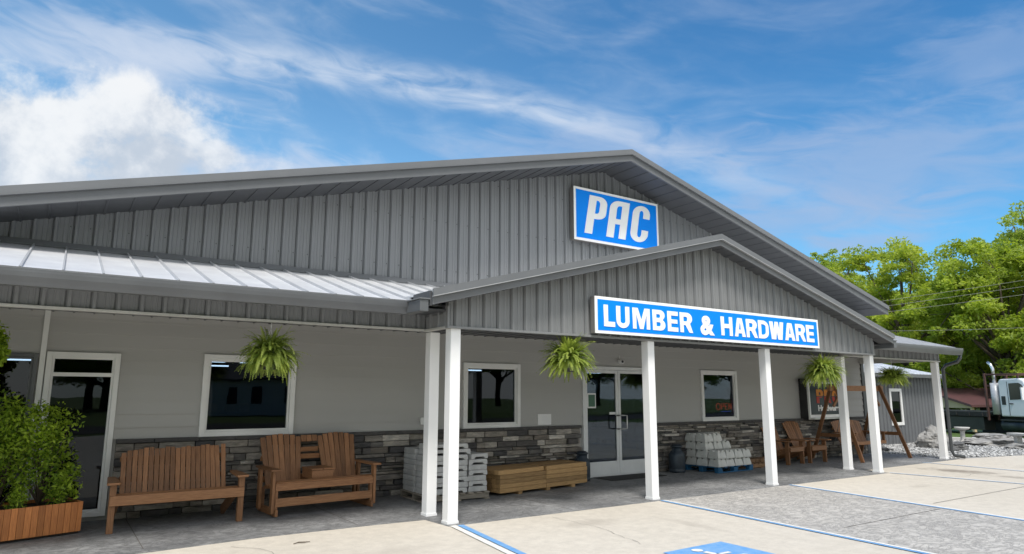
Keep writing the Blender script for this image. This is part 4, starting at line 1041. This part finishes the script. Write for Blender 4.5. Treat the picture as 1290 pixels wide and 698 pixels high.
def shrub(loc, h, rad, label, n=26, leaf=.030, zlo=.0, group='shrubs growing in the cedar planter', name='shrub', den=72, lean=(0, 0), m='shrub'):
    r = root(name, label, 'shrub', loc, 0, group)
    lv = MB(); stm = MB()
    for i in range(n):
        az = U(0, 6.28); t_ = (i + .5) / n; zz = zlo + (h - zlo) * (.15 + .85 * t_ ** .8)
        rr = rad * U(.3, 1.22) * (1.0 - .55 * max(0, (zz - zlo) / (h - zlo) - .55) / .45)
        tip = Vector((cos(az) * rr + lean[0] * zz, sin(az) * rr + lean[1] * zz, zz)); midp = Vector((cos(az) * rr * .45, sin(az) * rr * .45, zz * .55))
        stm.tube([(0, 0, 0), midp, tip], [.008, .005, .002], 5)
        sz = U(.10, .19) * (rad / .35) ** .5
        leafcloud(lv, tip, (sz, sz, sz * 1.2), den, leaf, U(.25, .8)); leafcloud(lv, midp.lerp(tip, .5), (sz * .9, sz * .9, sz * 1.1), den // 2, leaf, U(.1, .5))
    stm.build('stem', 'bark', r); lv.build('foliage', m, r, fixn=False); return r
def PLP(u, v): return ctr + Vector((cos(pa), sin(pa), 0)) * u + ey * v + Vector((0, 0, .33))
shrub(PLP(.78, .0), 1.10, .34, 'bright green shrub at the right end of the cedar planter', 30)
shrub(PLP(.38, .05), 1.18, .36, 'tall pointed green shrub, second from the right in the planter', 30)
shrub(PLP(-.15, .0), .88, .36, 'low green shrub in the middle of the planter', 28)
shrub(PLP(-.75, .0), .85, .36, 'green shrub at the left end of the planter', 22)
q_ = shrub(PLP(-.02, -.12), 2.0, .27, 'tall slim shrub whose leafy top rises over the planter', 16, zlo=1.55, den=260)
# low dark plants along the inside of planter edge
for k, u in enumerate((.95, .55, .1, -.4)):
    shrub(PLP(u, -.17), .24, .12, 'low leafy filler plant along the planter rim, %s from the right' % ['first', 'second', 'third', 'fourth'][k], 8, .018, den=60, group='low plants along the planter rim', name='low_plant')

# ================================================================== GRAVEL GARDEN
def boulder(name, loc, size, m, label, seed, flatq=0., cat='boulder'):
    import bmesh
    from mathutils import noise as nz
    b = bmesh.new(); bmesh.ops.create_icosphere(b, subdivisions=4, radius=1)
    for v in b.verts:
        d = nz.fractal(v.co * 1.3 + Vector((seed, 0, 0)), 1, 2, 4) * .35; v.co *= 1 + d
        q = nz.cell(v.co * 1.6 + Vector((seed, 3, 1))) * .10; v.co *= 1 + q
        v.co.x *= size[0]; v.co.y *= size[1]; v.co.z *= size[2]; v.co.z = max(v.co.z, -size[2] * .55)
    mz = min(v.co.z for v in b.verts)
    for v in b.verts: v.co.z -= mz + .01
    me = bpy.data.meshes.new(name); b.to_mesh(me); b.free()
    me.materials.append(M[m]); o = bpy.data.objects.new(name, me); COL.objects.link(o); o.location = loc
    return tag(o, label, cat)
boulder('boulder', (19.0, 2.7, 0), (.52, .42, .40), 'rock', 'large rounded grey boulder just right of the corner post', 1.3)
boulder('slab_rock', (18.5, 1.95, 0), (.62, .30, .16), 'darkrock', 'flat dark rock slab in front of the rounded boulder', 4.7, cat='rock')
boulder('slab_rock', (21.7, 2.05, 0), (.75, .85, .17), 'rock', 'long flat grey rock, lower one of the two by the birdbath', 7.1, cat='rock')
boulder('slab_rock', (22.1, 2.25, .22), (.50, .60, .10), 'rock', 'small flat rock lying on the long grey one', 9.9, cat='rock')
boulder('slab_rock', (20.6, .95, 0), (.30, .42, .11), 'rock', 'small grey rock at the foot of the concrete bench', 12.1, cat='rock')
boulder('slab_rock', (16.2, 3.0, 0), (.45, .3, .09), 'darkrock', 'low dark rock on the gravel below the swing', 15.2, cat='rock')
bbt = root('bird_bath', 'pale concrete birdbath standing on the gravel', 'birdbath', (21.4, 2.88, 0))
t = MB(); t.lathe([(.17, 0), (.17, .05), (.10, .09), (.075, .16), (.07, .40), (.10, .46)], n=20); t.build('pedestal', 'conc', bbt)
t = MB(); t.lathe([(.07, .46), (.20, .50), (.235, .56), (.22, .57), (.08, .52)], n=24); t.build('basin', 'conc', bbt)
cbn = root('concrete_bench', 'pale concrete garden bench at the right edge of the gravel', 'bench', (20.75, .72, 0), 1.2)
t = MB(); t.bb(-.62, .62, -.20, .20, .40, .47); t.build('seat', 'conc', cbn, bevel=.01)
for sx in (-.42, .42):
    t = MB(); t.prism([(-.15, 0), (.15, 0), (.10, .08), (.10, .32), (.15, .40), (-.15, .40), (-.10, .32), (-.10, .08)], sx - .06, sx + .06, 'x'); t.build('leg', 'conc', cbn, bevel=.008)
t = MB(); t.bb(-.0, 4.6, -.09, .09, 0, .15); kb = t.build('landscape_curb', 'conc', bevel=.015); kb.location = (22.9, 4.2, -.02); kb.rotation_euler = (0, 0, -1.15); tag(kb, 'low pale concrete edging between gravel and grass', 'edging')

# ================================================================== SHED
shd = root('metal_shed', 'dark grey ribbed metal shed with white roof beyond the porch', 'shed', (19.2, 6.5, 0))
SX0, SX1, SY0, SY1 = 15.9, 22.5, 4.12, 9.2
t = MB(); t.bb(SX0, SX1, SY0 + .02, SY1, 0, 2.28); t.build('wall', 'fascia', shd, world=True)
t = MB()
ribbed(t, SX0, 19.24, SY0 + .01, C_(0), C_(2.28)); ribbed(t, 20.06, SX1, SY0 + .01, C_(0), C_(2.28)); ribbed(t, 19.24, 20.06, SY0 + .01, C_(0), C_(.62)); ribbed(t, 19.24, 20.06, SY0 + .01, C_(1.86), C_(2.28))
ribbed(t, SY0, SY1, SX1 + .002, C_(0), C_(2.28), ax='y', sgn=1); t.build('wall_ribs', 'fascia', shd, world=True)
t = MB(); ym = (SY0 + SY1) / 2; rz_ = 2.42
t.add([(SX0 - .2, SY0 - .3, 2.36), (SX1 + .25, SY0 - .3, 2.36), (SX1 - 1.2, ym, 3.05), (SX0 + .2, ym, 3.05), (SX0 - .2, SY1 + .3, 2.36), (SX1 + .25, SY1 + .3, 2.36)], [(0, 1, 2, 3), (5, 4, 3, 2), (1, 5, 2), (4, 0, 3)])
t.build('roof', 'silver', shd, world=True)
t = MB(); t.bb(SX0 - .2, SX1 + .25, SY0 - .30, SY0 - .26, 2.24, 2.355); t.bb(SX1 + .21, SX1 + .25, SY0 - .259, SY1 + .3, 2.24, 2.355); t.bb(SX0 - .2, SX1 + .2, SY0 - .26, SY0 + .01, 2.27, 2.29); t.build('eave', 'gutter', shd, world=True)
t = MB(); x = SX0
while x < SX1 - .3:
    t.beam((x, SY0 - .3, 2.37), (x, ym - .2, 3.05 - .05), .03, .03); x += .23
t.build('roof_ribs', 'silver', shd, world=True)
t = MB(); f0 = SY0 - .03
t.bb(19.24, 19.34, f0, SY0 + .05, .62, 1.86); t.bb(19.96, 20.06, f0, SY0 + .05, .62, 1.86); t.bb(19.34, 19.96, f0, SY0 + .05, 1.76, 1.86); t.bb(19.34, 19.96, f0, SY0 + .05, .62, .72)
wo = t.build('window', 'white', shd, world=True, bevel=.004)
t = MB(); t.bb(19.33, 19.97, SY0 + .005, SY0 + .012, .70, 1.78); t.build('pane', glassmat('shed_glass', (.05, .05, .05)), wo)

# ================================================================== TRUCK
tk = root('flatbed_truck', 'white cab flatbed truck with black bed and upright exhaust', 'truck', (29.5, 4.30, 0), radians(-112))
# local x forward, +y left, -y right (towards the shop)
def TK(mb, name, m, par=tk, bevel=.01): return mb.build(name, m, par, bevel=bevel)
t = MB(); t.bb(-5.8, -.05, -1.15, 1.15, .80, .93); TK(t, 'bed', 'black')
t = MB(); t.bb(-5.8, -.05, -1.19, -1.152, .74, .95); t.bb(-5.8, -.05, 1.152, 1.19, .74, .95)
for k in range(9): t.bb(-5.5 + k * .65, -5.42 + k * .65, -1.23, -1.192, .76, .90)
TK(t, 'side_rail', 'rubber')
t = MB(); t.bb(-5.6, 1.6, -.45, -.33, .50, .78); t.bb(-5.6, 1.6, .33, .45, .50, .78); TK(t, 'chassis', 'black')
TK(MB().bb(-2.2, -.3, -1.10, -.55, .18, .72), 'toolbox', 'black'); TK(MB().bb(-5.6, -4.9, -1.10, -.6, .3, .7), 'toolbox', 'black')
t = MB()
for y in (-1.12, -.6, 0, .6, 1.12): t.bb(-.06, .02, y - .04, y + .04, .60, 2.55)
for z in (1.0, 1.5, 2.0, 2.47): t.bb(-.045, .005, -1.10, 1.10, z, z + .07)
TK(t, 'headboard', 'rust')
t = MB(); t.bb(.021, 1.5, -1.12, -1.06, 2.47, 2.53); t.bb(.021, 1.5, 1.06, 1.12, 2.47, 2.53); t.bb(1.44, 1.5, -1.06, 1.06, 2.47, 2.53)
TK(t, 'bed_rack', 'rust')
t = MB(); t.tube([(.28, -.98, .85), (.28, -.98, 2.15)], .16, 18); TK(t, 'muffler', 'alupaint', bevel=0)
t = MB(); t.tube([(.28, -.98, 2.15), (.28, -.98, 2.75), (.20, -.98, 2.92), (.08, -.98, 3.02)], .062, 12); TK(t, 'exhaust_stack', 'chrome', bevel=0)
# cab
t = MB(); cabp = [(.50, .78), (.50, 2.18), (.58, 2.30), (1.45, 2.32), (1.62, 2.24), (1.98, 1.56), (2.00, .78)]
t.prism(cabp, -1.05, 1.05, 'y'); TK(t, 'cab', 'truckwhite', bevel=.05)
t = MB(); t.prism([(.98, 1.45), (.98, 2.12), (1.42, 2.14), (1.56, 2.06), (1.82, 1.50)], -1.062, -1.052, 'y'); TK(t, 'door_window', 'darkpane', bevel=0)
t = MB(); t.prism([(.98, 1.45), (.98, 2.12), (1.42, 2.14), (1.56, 2.06), (1.82, 1.50)], 1.052, 1.062, 'y'); TK(t, 'door_window', 'darkpane', bevel=0)
t = MB(); t.bb(.60, .78, -1.062, -1.052, 1.25, 1.60); TK(t, 'side_vent', 'black', bevel=0)
t = MB()
for a in ((.90, .915, .82, 2.2), (1.90, 1.915, .82, 1.55)): t.bb(a[0], a[1], -1.0595, -1.0515, a[2], a[3])
t.bb(.95, 1.10, -1.085, -1.055, 1.28, 1.32); TK(t, 'door_seam', 'rubber', bevel=0)
t = MB(); t.prism([(1.70, 2.12), (1.715, 2.13), (2.02, 1.56), (2.0, 1.55)], -.92, .92, 'y'); TK(t, 'windscreen', 'darkpane', bevel=0)
t = MB(); t.prism([(2.0, .70), (2.0, 1.52), (3.1, 1.38), (3.3, 1.25), (3.32, .70)], -.72, .72, 'y'); TK(t, 'hood', 'truckwhite', bevel=.06)
t = MB(); t.bb(3.325, 3.345, -.45, .45, .75, 1.22); TK(t, 'grille', 'chrome', bevel=0)
t = MB(); t.bb(3.2, 3.5, -1.1, 1.1, .42, .66); TK(t, 'bumper', 'chrome', bevel=.03)
for sy_ in (-1, 1):
    t = MB(); t.prism([(2.02, .60), (2.06, .95), (2.30, 1.14), (2.85, 1.14), (3.12, .92), (3.16, .70), (2.98, .70), (2.90, .88), (2.35, .88), (2.25, .62)], sy_ * .70, sy_ * 1.10, 'y'); TK(t, 'fender', 'truckwhite', bevel=.03)
    t = MB(); t.bb(3.18, 3.30, sy_ * .92 - .12, sy_ * .92 + .12, .78, .96); TK(t, 'headlight', 'chrome', bevel=.01)
    t = MB(); t.tube([(1.5, sy_ * 1.06, 2.0), (1.85, sy_ * 1.32, 2.0), (1.85, sy_ * 1.32, 1.4), (1.7, sy_ * 1.06, 1.4)], .014, 6); t.bb(1.80, 1.86, sy_ * 1.32 - .12, sy_ * 1.32 + .10, 1.45, 1.95); TK(t, 'mirror', 'truckwhite', bevel=.005)
    t = MB(); t.tube([(.45, sy_ * .82, .42), (1.75, sy_ * .82, .42)], .25, 20); TK(t, 'fuel_tank', 'can', bevel=0)
    t = MB(); t.bb(.5, 1.8, sy_ * 1.0 - .12, sy_ * 1.0 + .12, .60, .66); TK(t, 'step', 'black')
    for x in (2.6, -3.2, -4.25):
        t = MB()
        prof = [(.02, -.13), (.40, -.13), (.47, -.10), (.48, -.04), (.48, .04), (.47, .10), (.40, .13), (.02, .13)]
        vs = []; nn = 24
        for (ra, yy) in prof:
            for j in range(nn): vs.append((x + ra * cos(2 * pi * j / nn), sy_ * .93 + yy, .48 + ra * sin(2 * pi * j / nn)))
        t.add(vs, [(i * nn + j, i * nn + (j + 1) % nn, (i + 1) * nn + (j + 1) % nn, (i + 1) * nn + j) for i in range(7) for j in range(nn)] + [tuple(range(nn)), tuple(7 * nn + j for j in range(nn))], sm=True)
        wl = TK(t, 'wheel', 'rubber', bevel=0)
        t = MB(); vs = []
        for (ra, yy) in [(.27, .14), (.24, .145), (.15, .11), (.10, .15), (.01, .15)]:
            for j in range(nn): vs.append((x + ra * cos(2 * pi * j / nn), sy_ * .93 + sy_ * yy, .48 + ra * sin(2 * pi * j / nn)))
        t.add(vs, [(i * nn + j, i * nn + (j + 1) % nn, (i + 1) * nn + (j + 1) % nn, (i + 1) * nn + j) for i in range(4) for j in range(nn)], sm=True); t.build('rim', 'alum', wl)

# ================================================================== TAN BUILDING BEYOND
tb = root('open_barn', 'low tan gabled barn with dark maroon roof behind the truck', 'barn', (47, 13.2, -1.6), radians(-26))
t = MB(); t.prism([(-3.9, 2.45), (3.9, 2.45), (3.9, 2.7), (.0, 3.65), (-3.9, 2.7)], -3.0, -2.9, 'x'); t.build('gable', 'tan', tb)
t = MB(); t.prism([(-4.2, 2.66), (0, 3.72), (4.2, 2.66), (4.2, 2.52), (0, 3.58), (-4.2, 2.52)], -3.3, 5, 'x'); t.build('roof', 'maroonroof', tb)
t = MB()
for x in (-2.9, 4.8):
    for y in (-3.8, -1.3, 1.3, 3.8): t.bb(x - .08, x + .08, y - .08, y + .08, 0, 2.5)
t.build('post_row', 'tan', tb)
t = MB(); t.bb(4.6, 4.7, -3.8, 3.8, 0, 2.5); t.build('rear_wall', 'room', tb)

# ================================================================== TREES
def make_tree(name, label, loc, H, R, low, seed, m='leafA', nclump=330, nleaf=150, leaf=.15, group='trees beyond the truck', sparse=0., sx=1.):
    random.seed(seed)
    r = root(name, label, 'tree', loc, 0, group)
    tr = MB(); top = Vector((U(-.3, .3), U(-.3, .3), H * .62))
    tr.tube([(0, 0, 0), (U(-.1, .1), U(-.1, .1), H * .25), (top.x * .6, top.y * .6, H * .45), top], [.036 * H * .7, .026 * H * .7, .018 * H * .7, .008 * H], 10)
    lv = MB(); lobes = []
    for i in range(30):
        az = U(0, 6.28); u = U(0, 1); zc = low + (H - low) * (.18 + .74 * u); rr = R * (1 - ((zc - (low + H) / 2) / ((H - low) / 2)) ** 2 * .75) ** .5 * U(.35, .8)
        lobes.append((Vector((cos(az) * rr * sx, sin(az) * rr, zc)), R * U(.24, .38)))
    lobes.append((Vector((0, 0, H - R * .35)), R * .38))
    for c, lr_ in lobes:
        s0 = Vector((top.x * .5, top.y * .5, min(H * .55, max(low * .9, c.z * .55)))); mid = s0.lerp(c, .55) + Vector((0, 0, -.25))
        tr.tube([s0, mid, c], [.010 * H, .006 * H, .002 * H], 6)
        for j in range(max(1, nclump // len(lobes))):
            v = Vector((U(-1, 1), U(-1, 1), U(-.8, 1))).normalized() * U(.45, 1.08)
            cc = c + v * lr_; cs = U(.30, .75) * R / 5
            if RND() < sparse: continue
            if cc.z < low * .8: continue
            if j % 3 == 0: tr.tube([c, cc], [.0022 * H, .0008 * H], 4)
            leafcloud(lv, cc, (cs * 1.25, cs * 1.25, cs * .7), nleaf, leaf, U(.25, .8))
    tr.build('trunk', 'bark', r); lv.build('crown', m, r, fixn=False); return r
GZ = -1.63
T1 = make_tree('broadleaf_tree', 'bright green leafy tree directly behind the flatbed truck', (50, 18.0, GZ), 15.2, 5.9, 1.8, 5)
T2 = make_tree('broadleaf_tree', 'deep green tree between the truck cab and the tallest tree', (49, 11.0, GZ), 14.0, 5.9, 1.5, 6, 'leafB')
T3 = make_tree('broadleaf_tree', 'pale feathery tree just past the roof corner', (58, 28.2, GZ), 17.2, 4.4, 3.0, 8, 'leafC', nclump=240, nleaf=75, sparse=.15)
T4 = make_tree('broadleaf_tree', 'tallest airy tree at the right edge of the photo', (55, 10.6, GZ), 17.3, 4.8, 6.0, 9, 'leafC', nclump=240, nleaf=70, sparse=.2)
gname = 'trees beyond the truck'
dup(T1, (52, 24.2, GZ), 1.9, 'rounded green tree left of the one behind the truck', gname, (.98, .98, .93))
dup(T2, (60, 22.0, GZ), .7, 'dark green tree filling the gap behind the rounded tree', gname, (1.1, 1.1, .98))
dup(T1, (51, 4.6, GZ), 3.3, 'green tree beyond the truck bonnet', gname, (1, 1, .85))
dup(T2, (64, 32.0, GZ), 2.2, 'distant dark tree behind the pale feathery tree', gname, (1., 1., .72))
dup(T2, (62, 15.0, GZ), 4.0, 'dark tree standing behind the airy tree', gname, (1.1, 1.1, .90))
dup(T1, (58, 38.0, GZ), 5.0, 'low green tree farthest left, mostly behind the roof', gname, (1.0, 1.0, .58))
dup(T2, (52, -2.5, GZ), 1.2, 'green tree outside the right edge of the photo', gname, (1., 1., 1.))
# undergrowth behind the barn and the truck
for k, (x, y, s_) in enumerate([(54, 20, .42), (54, 14.5, .40), (53, 9.0, .42), (55, 26, .4), (54, 3.5, .42)]):
    dup(T2, (x, y, GZ), k * 1.3, ['low bush behind the left end of the truck bed', 'low bush behind the tan barn', 'low bush behind the truck headboard', 'low bush behind the grey shed', 'low bush behind the truck cab'][k], 'bushes under the far trees', (.75, .75, s_))
# street side (seen only mirrored in the panes)
for k, (x, y) in enumerate([(-34, -58), (-22, -62), (-11, -57), (0, -64), (14, -66), (26, -58), (37, -62), (48, -56), (60, -60), (74, -55), (88, -50)]):
    dup(T1 if k % 2 else T2, (x, y, -.03), k * 1.1, 'green tree across the street, number %d from the west, mirrored in the windows' % (k + 1), 'trees across the street', (1.2, 1.2, .95 + .1 * (k % 3)))
for k in range(12):
    dup(T2 if k % 2 else T1, (-40 + k * 13, -74 + (k % 3) * 2, -.03), k * 1.7, 'mirrored tree of the far row across the street, number %d from the west' % (k + 1), 'far row of trees across the street', (1.5, 1.3, 1.25))
hs = root('white_house', 'white house across the street mirrored in the shop window', 'house', (9.5, -42, 0), .1)
t = MB(); t.bb(-4, 4, -3, 3, 0, 2.9); t.prism([(-3, 2.9), (3, 2.9), (0, 4.5)], -4, 4, 'x'); t.build('wall', 'housewhite', hs)
t = MB(); t.prism([(-3.4, 2.75), (0, 4.62), (3.4, 2.75), (3.4, 2.62), (0, 4.5), (-3.4, 2.62)], -4.3, 4.3, 'x'); t.build('roof', 'greyroof', hs)
for x in (-2.6, -.9, 1.4, 2.9):
    t = MB(); t.bb(x - .35, x + .35, 2.99, 3.03, .9, 2.1); t.build('window', 'darkpane', hs)

# ================================================================== POWER LINES
def wire(label, a, b, sag, cat='power line'):
    a, b = Vector(a), Vector(b); pts = []
    for i in range(25):
        t_ = i / 24; p = a.lerp(b, t_); p.z -= sag * 4 * t_ * (1 - t_); pts.append(p)
    t = MB(); t.tube(pts, .010, 5); o = t.build('power_line', 'wire'); tag(o, label, cat, 'power lines in front of the trees')
pA, pB = Vector((26.2, 9.6, 0)), Vector((42.5, -2.6, 0))
for k, (za, zb) in enumerate(((5.75, 8.95), (5.50, 8.60), (5.25, 8.05))):
    wire(['uppermost thin cable crossing in front of the trees', 'middle thin cable crossing in front of the trees', 'third cable down crossing in front of the trees'][k], (pA.x, pA.y, za + .0), (pB.x, pB.y, zb), .12)
wire('lowest cable, close above the truck, before the trees', (pA.x, pA.y, 4.6), (pB.x, pB.y, 5.55), .25)
for k, (p, h, sc, lb) in enumerate(((pA, 6.1, .11, 'wooden service pole hidden behind the shop roof'), (pB, 9.3, .14, 'wooden utility pole right of the photo'))):
    r = root('utility_pole', lb, 'utility pole', (p.x, p.y, gz(p.x, p.y)))
    zz = -gz(p.x, p.y)
    t = MB(); t.tube([(0, 0, 0), (0, 0, h + zz)], [sc, sc * .75], 12); t.build('pole', 'bark', r)
    t = MB(); t.beam((-.06, -.9, h - .3 + zz), (-.06, .9, h - .3 + zz), .09, .11); t.build('crossarm', 'bark', r)

# debris on the lot
t = MB(); t.tube([(0, 0, .004), (.06, .01, .012), (.13, .0, .008), (.19, .015, .004)], [.004, .008, .007, .003], 6); o = t.build('twig', 'bark'); o.location = (-2.0, -.05, 0); tag(o, 'small dry twig lying on the beige concrete', 'twig')

# ================================================================== WORLD, SUN, CAMERA
wd = bpy.data.worlds.new('World'); scene.world = wd; wd.use_nodes = True
N = wd.node_tree.nodes; L = wd.node_tree.links; bg = N['Background']
SUN_EL, SUN_AZ = radians(62), radians(-150)     # azimuth measured from +y towards +x
sky = N.new('ShaderNodeTexSky'); sky.sky_type = 'NISHITA'; sky.sun_disc = False; sky.sun_elevation = SUN_EL; sky.sun_rotation = SUN_AZ
sky.air_density = 1.0; sky.dust_density = .6; sky.ozone_density = 2.2; sky.altitude = 100
def math_(op, a, b=None, c=None, clamp=False):
    n = N.new('ShaderNodeMath'); n.operation = op; n.use_clamp = clamp
    for i, v in enumerate((a, b, c)):
        if v is None: continue
        if isinstance(v, (int, float)): n.inputs[i].default_value = v
        else: L.new(v, n.inputs[i])
    return n.outputs[0]
tc = N.new('ShaderNodeTexCoord'); sep = N.new('ShaderNodeSeparateXYZ'); L.new(tc.outputs['Generated'], sep.inputs[0])
az = math_('MULTIPLY', math_('ARCTAN2', sep.outputs['X'], sep.outputs['Y']), 57.2958)
el = math_('MULTIPLY', math_('ARCSINE', sep.outputs['Z']), 57.2958)
def noise(vec, sc, det, ro, dist=0.):
    n = N.new('ShaderNodeTexNoise'); n.inputs['Scale'].default_value = sc; n.inputs['Detail'].default_value = det; n.inputs['Roughness'].default_value = ro; n.inputs['Distortion'].default_value = dist
    L.new(vec, n.inputs['Vector']); return n.outputs['Fac']
def comb(x, y, z=0.):
    n = N.new('ShaderNodeCombineXYZ')
    for i, v in enumerate((x, y, z)):
        if isinstance(v, (int, float)): n.inputs[i].default_value = v
        else: L.new(v, n.inputs[i])
    return n.outputs[0]
def sstep(v, a, b):
    n = N.new('ShaderNodeMapRange'); n.interpolation_type = 'SMOOTHSTEP'; n.inputs['From Min'].default_value = a; n.inputs['From Max'].default_value = b; L.new(v, n.inputs['Value']); return n.outputs[0]
def blob(a0, e0, ra, re, tilt=0.):
    da, de = math_('SUBTRACT', az, a0), math_('SUBTRACT', el, e0)
    ct, st2 = cos(radians(tilt)), sin(radians(tilt))
    u = math_('DIVIDE', math_('ADD', math_('MULTIPLY', da, ct), math_('MULTIPLY', de, st2)), ra)
    v = math_('DIVIDE', math_('SUBTRACT', math_('MULTIPLY', de, ct), math_('MULTIPLY', da, st2)), re)
    d2 = math_('ADD', math_('MULTIPLY', u, u), math_('MULTIPLY', v, v))
    return math_('SUBTRACT', 1.0, math_('POWER', d2, .5))
def mx_(*vs):
    o = vs[0]
    for v in vs[1:]: o = math_('MAXIMUM', o, v)
    return o
def mixc(f, a, b):
    x = N.new('ShaderNodeMix'); x.data_type = 'RGBA'; L.new(f, x.inputs[0])
    for i, v in ((6, a), (7, b)):
        if isinstance(v, tuple): x.inputs[i].default_value = (*v, 1)
        else: L.new(v, x.inputs[i])
    return x.outputs[2]
dirv = tc.outputs['Generated']
# base sky, a little deeper
hs_ = N.new('ShaderNodeHueSaturation'); hs_.inputs['Saturation'].default_value = 1.08; hs_.inputs['Value'].default_value = 1.0; L.new(sky.outputs[0], hs_.inputs['Color'])
tn = N.new('ShaderNodeMix'); tn.data_type = 'RGBA'; tn.blend_type = 'MULTIPLY'; tn.inputs[0].default_value = 1.; L.new(hs_.outputs[0], tn.inputs[6]); tn.inputs[7].default_value = (.68, .80, .74, 1)
tn2 = N.new('ShaderNodeMix'); tn2.data_type = 'RGBA'; tn2.blend_type = 'MULTIPLY'; L.new(sstep(az, 0., 70.), tn2.inputs[0]); L.new(tn.outputs[2], tn2.inputs[6]); tn2.inputs[7].default_value = (.45, .70, .86, 1)
tn3 = N.new('ShaderNodeMix'); tn3.data_type = 'RGBA'; tn3.blend_type = 'MULTIPLY'; L.new(sstep(el, 13., 32.), tn3.inputs[0]); L.new(tn2.outputs[2], tn3.inputs[6]); tn3.inputs[7].default_value = (.70, .84, .92, 1)
col = tn3.outputs[2]
# thin veil streaks
sv = comb(math_('MULTIPLY', az, .045), math_('ADD', math_('MULTIPLY', el, .15), math_('MULTIPLY', az, .020)), 0.)
n1 = noise(sv, 1.3, 7, .52, .8); n2 = noise(sv, 4.0, 7, .56, .8)
veil = sstep(math_('ADD', math_('MULTIPLY', n1, .75), math_('MULTIPLY', n2, .25)), .42, .80)
leftness = sstep(az, 75., -5.)
veil = math_('MULTIPLY', veil, math_('ADD', .16, math_('MULTIPLY', leftness, .36)))
CW = (3.0, 3.2, 3.5)
col = mixc(veil, col, CW)
# long cirrus band arching left to right
cel = math_('SUBTRACT', 26.2, math_('MULTIPLY', math_('POWER', math_('ABSOLUTE', math_('SUBTRACT', az, 17.)), 2.), .0060))
bd_ = math_('ABSOLUTE', math_('ADD', math_('SUBTRACT', el, cel), math_('MULTIPLY', math_('SUBTRACT', n1, .5), 3.0)))
band = math_('MULTIPLY', sstep(bd_, 2.3, .1), math_('MULTIPLY', sstep(az, 62., 45.), sstep(az, -12., 3.)))
band = math_('MULTIPLY', band, sstep(math_('ADD', math_('MULTIPLY', n1, .5), math_('MULTIPLY', n2, .5)), .30, .66))
col = mixc(math_('MULTIPLY', band, .62), col, CW)
# greyish soft patches, right side
for (a0, e0, ra, re, k) in ((64, 17.0, 16, 5.5, .50), (58, 13.6, 14, 2.8, .45), (63, 11.4, 9, 1.0, .55), (72, 23, 9, 3.6, .35), (43, 20.2, 18, 3.2, .40), (3, 24.5, 13, 3.6, .60), (12, 15.6, 15, 5.5, .85)):
    b_ = sstep(math_('ADD', blob(a0, e0, ra, re), math_('MULTIPLY', math_('SUBTRACT', n2, .5), 1.5)), -.05, .85)
    col = mixc(math_('MULTIPLY', b_, k), col, (2.1, 2.45, 3.05) if a0 < 20 else (1.45, 1.85, 2.65))
# unseen bright overcast added over the street side to lift and neutralise facade light
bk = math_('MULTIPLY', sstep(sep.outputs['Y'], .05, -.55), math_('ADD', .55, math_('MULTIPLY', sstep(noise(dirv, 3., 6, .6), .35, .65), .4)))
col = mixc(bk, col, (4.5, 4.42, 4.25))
# cumulus at the left
dn = noise(dirv, 7.5, 11, .60, .25); dn2 = noise(dirv, 16., 8, .6, .1)
cum = mx_(blob(-6, 17.2, 7.5, 4.6), blob(4.6, 17.6, 7.0, 5.2), blob(4.0, 20.6, 5.5, 3.4), blob(-2.0, 13.5, 11, 3.4), blob(11.5, 15.0, 7.5, 3.0), blob(17, 14.6, 8., 2.0), blob(-1, 18.5, 4.5, 3.0), blob(9.0, 18.5, 2.6, 1.6))
cdens = math_('ADD', cum, math_('MULTIPLY', math_('ADD', math_('MULTIPLY', math_('SUBTRACT', dn, .5), 1.0), math_('MULTIPLY', math_('SUBTRACT', dn2, .5), .8)), 1.7))
cmask = sstep(cdens, -.12, .46)
shade = sstep(math_('ADD', math_('ADD', math_('MULTIPLY', math_('SUBTRACT', el, 13.5), .085), math_('MULTIPLY', math_('SUBTRACT', dn2, .5), 2.2)), math_('MULTIPLY', math_('SUBTRACT', dn, .5), 2.4)), -.15, .85)
ccol = mixc(shade, (2.05, 2.3, 2.65), (3.4, 3.45, 3.5))
fade = sstep(az, 20., 5.)
col = mixc(math_('MULTIPLY', math_('MULTIPLY', cmask, .93), math_('ADD', .35, math_('MULTIPLY', fade, .65))), col, ccol)
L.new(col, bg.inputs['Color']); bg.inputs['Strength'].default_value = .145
scene['_keep'] = 0; del scene['_keep']

sl = bpy.data.lights.new('sun', 'SUN'); sl.energy = 2.05; sl.angle = radians(14); sl.color = (1, .955, .89)
so_ = bpy.data.objects.new('sun', sl); COL.objects.link(so_)
sdir = Vector((sin(SUN_AZ) * cos(SUN_EL), cos(SUN_AZ) * cos(SUN_EL), sin(SUN_EL)))
so_.rotation_euler = sdir.to_track_quat('Z', 'Y').to_euler(); so_.location = (-10, -20, 30)

cd = bpy.data.cameras.new('camera'); co = bpy.data.objects.new('camera', cd); COL.objects.link(co)
yaw, pitch, roll, fpx = .59504, .173345, .00226, 843.38
fw_ = Vector((sin(yaw) * cos(pitch), cos(yaw) * cos(pitch), sin(pitch))); rt = Vector((cos(yaw), -sin(yaw), 0)); up = rt.cross(fw_)
r2 = rt * cos(roll) + up * sin(roll); u2 = -rt * sin(roll) + up * cos(roll)
mt_ = Matrix((r2, u2, -fw_)).transposed().to_4x4(); mt_.translation = Vector((-4.37258, -7.84924, 1.63644))
co.matrix_world = mt_
cd.sensor_width = 36; cd.lens = 36 * fpx / 1290; cd.clip_start = .05; cd.clip_end = 2000
scene.camera = co
scene.view_settings.view_transform = 'Standard'; scene.view_settings.look = 'None'; scene.view_settings.gamma = 1
scene.view_settings.use_curve_mapping = False; scene.view_settings.exposure = 0.92
scene.render.engine = 'CYCLES'
try:
    scene.cycles.max_bounces = 8; scene.cycles.transparent_max_bounces = 12; scene.cycles.use_denoising = True
except Exception: pass
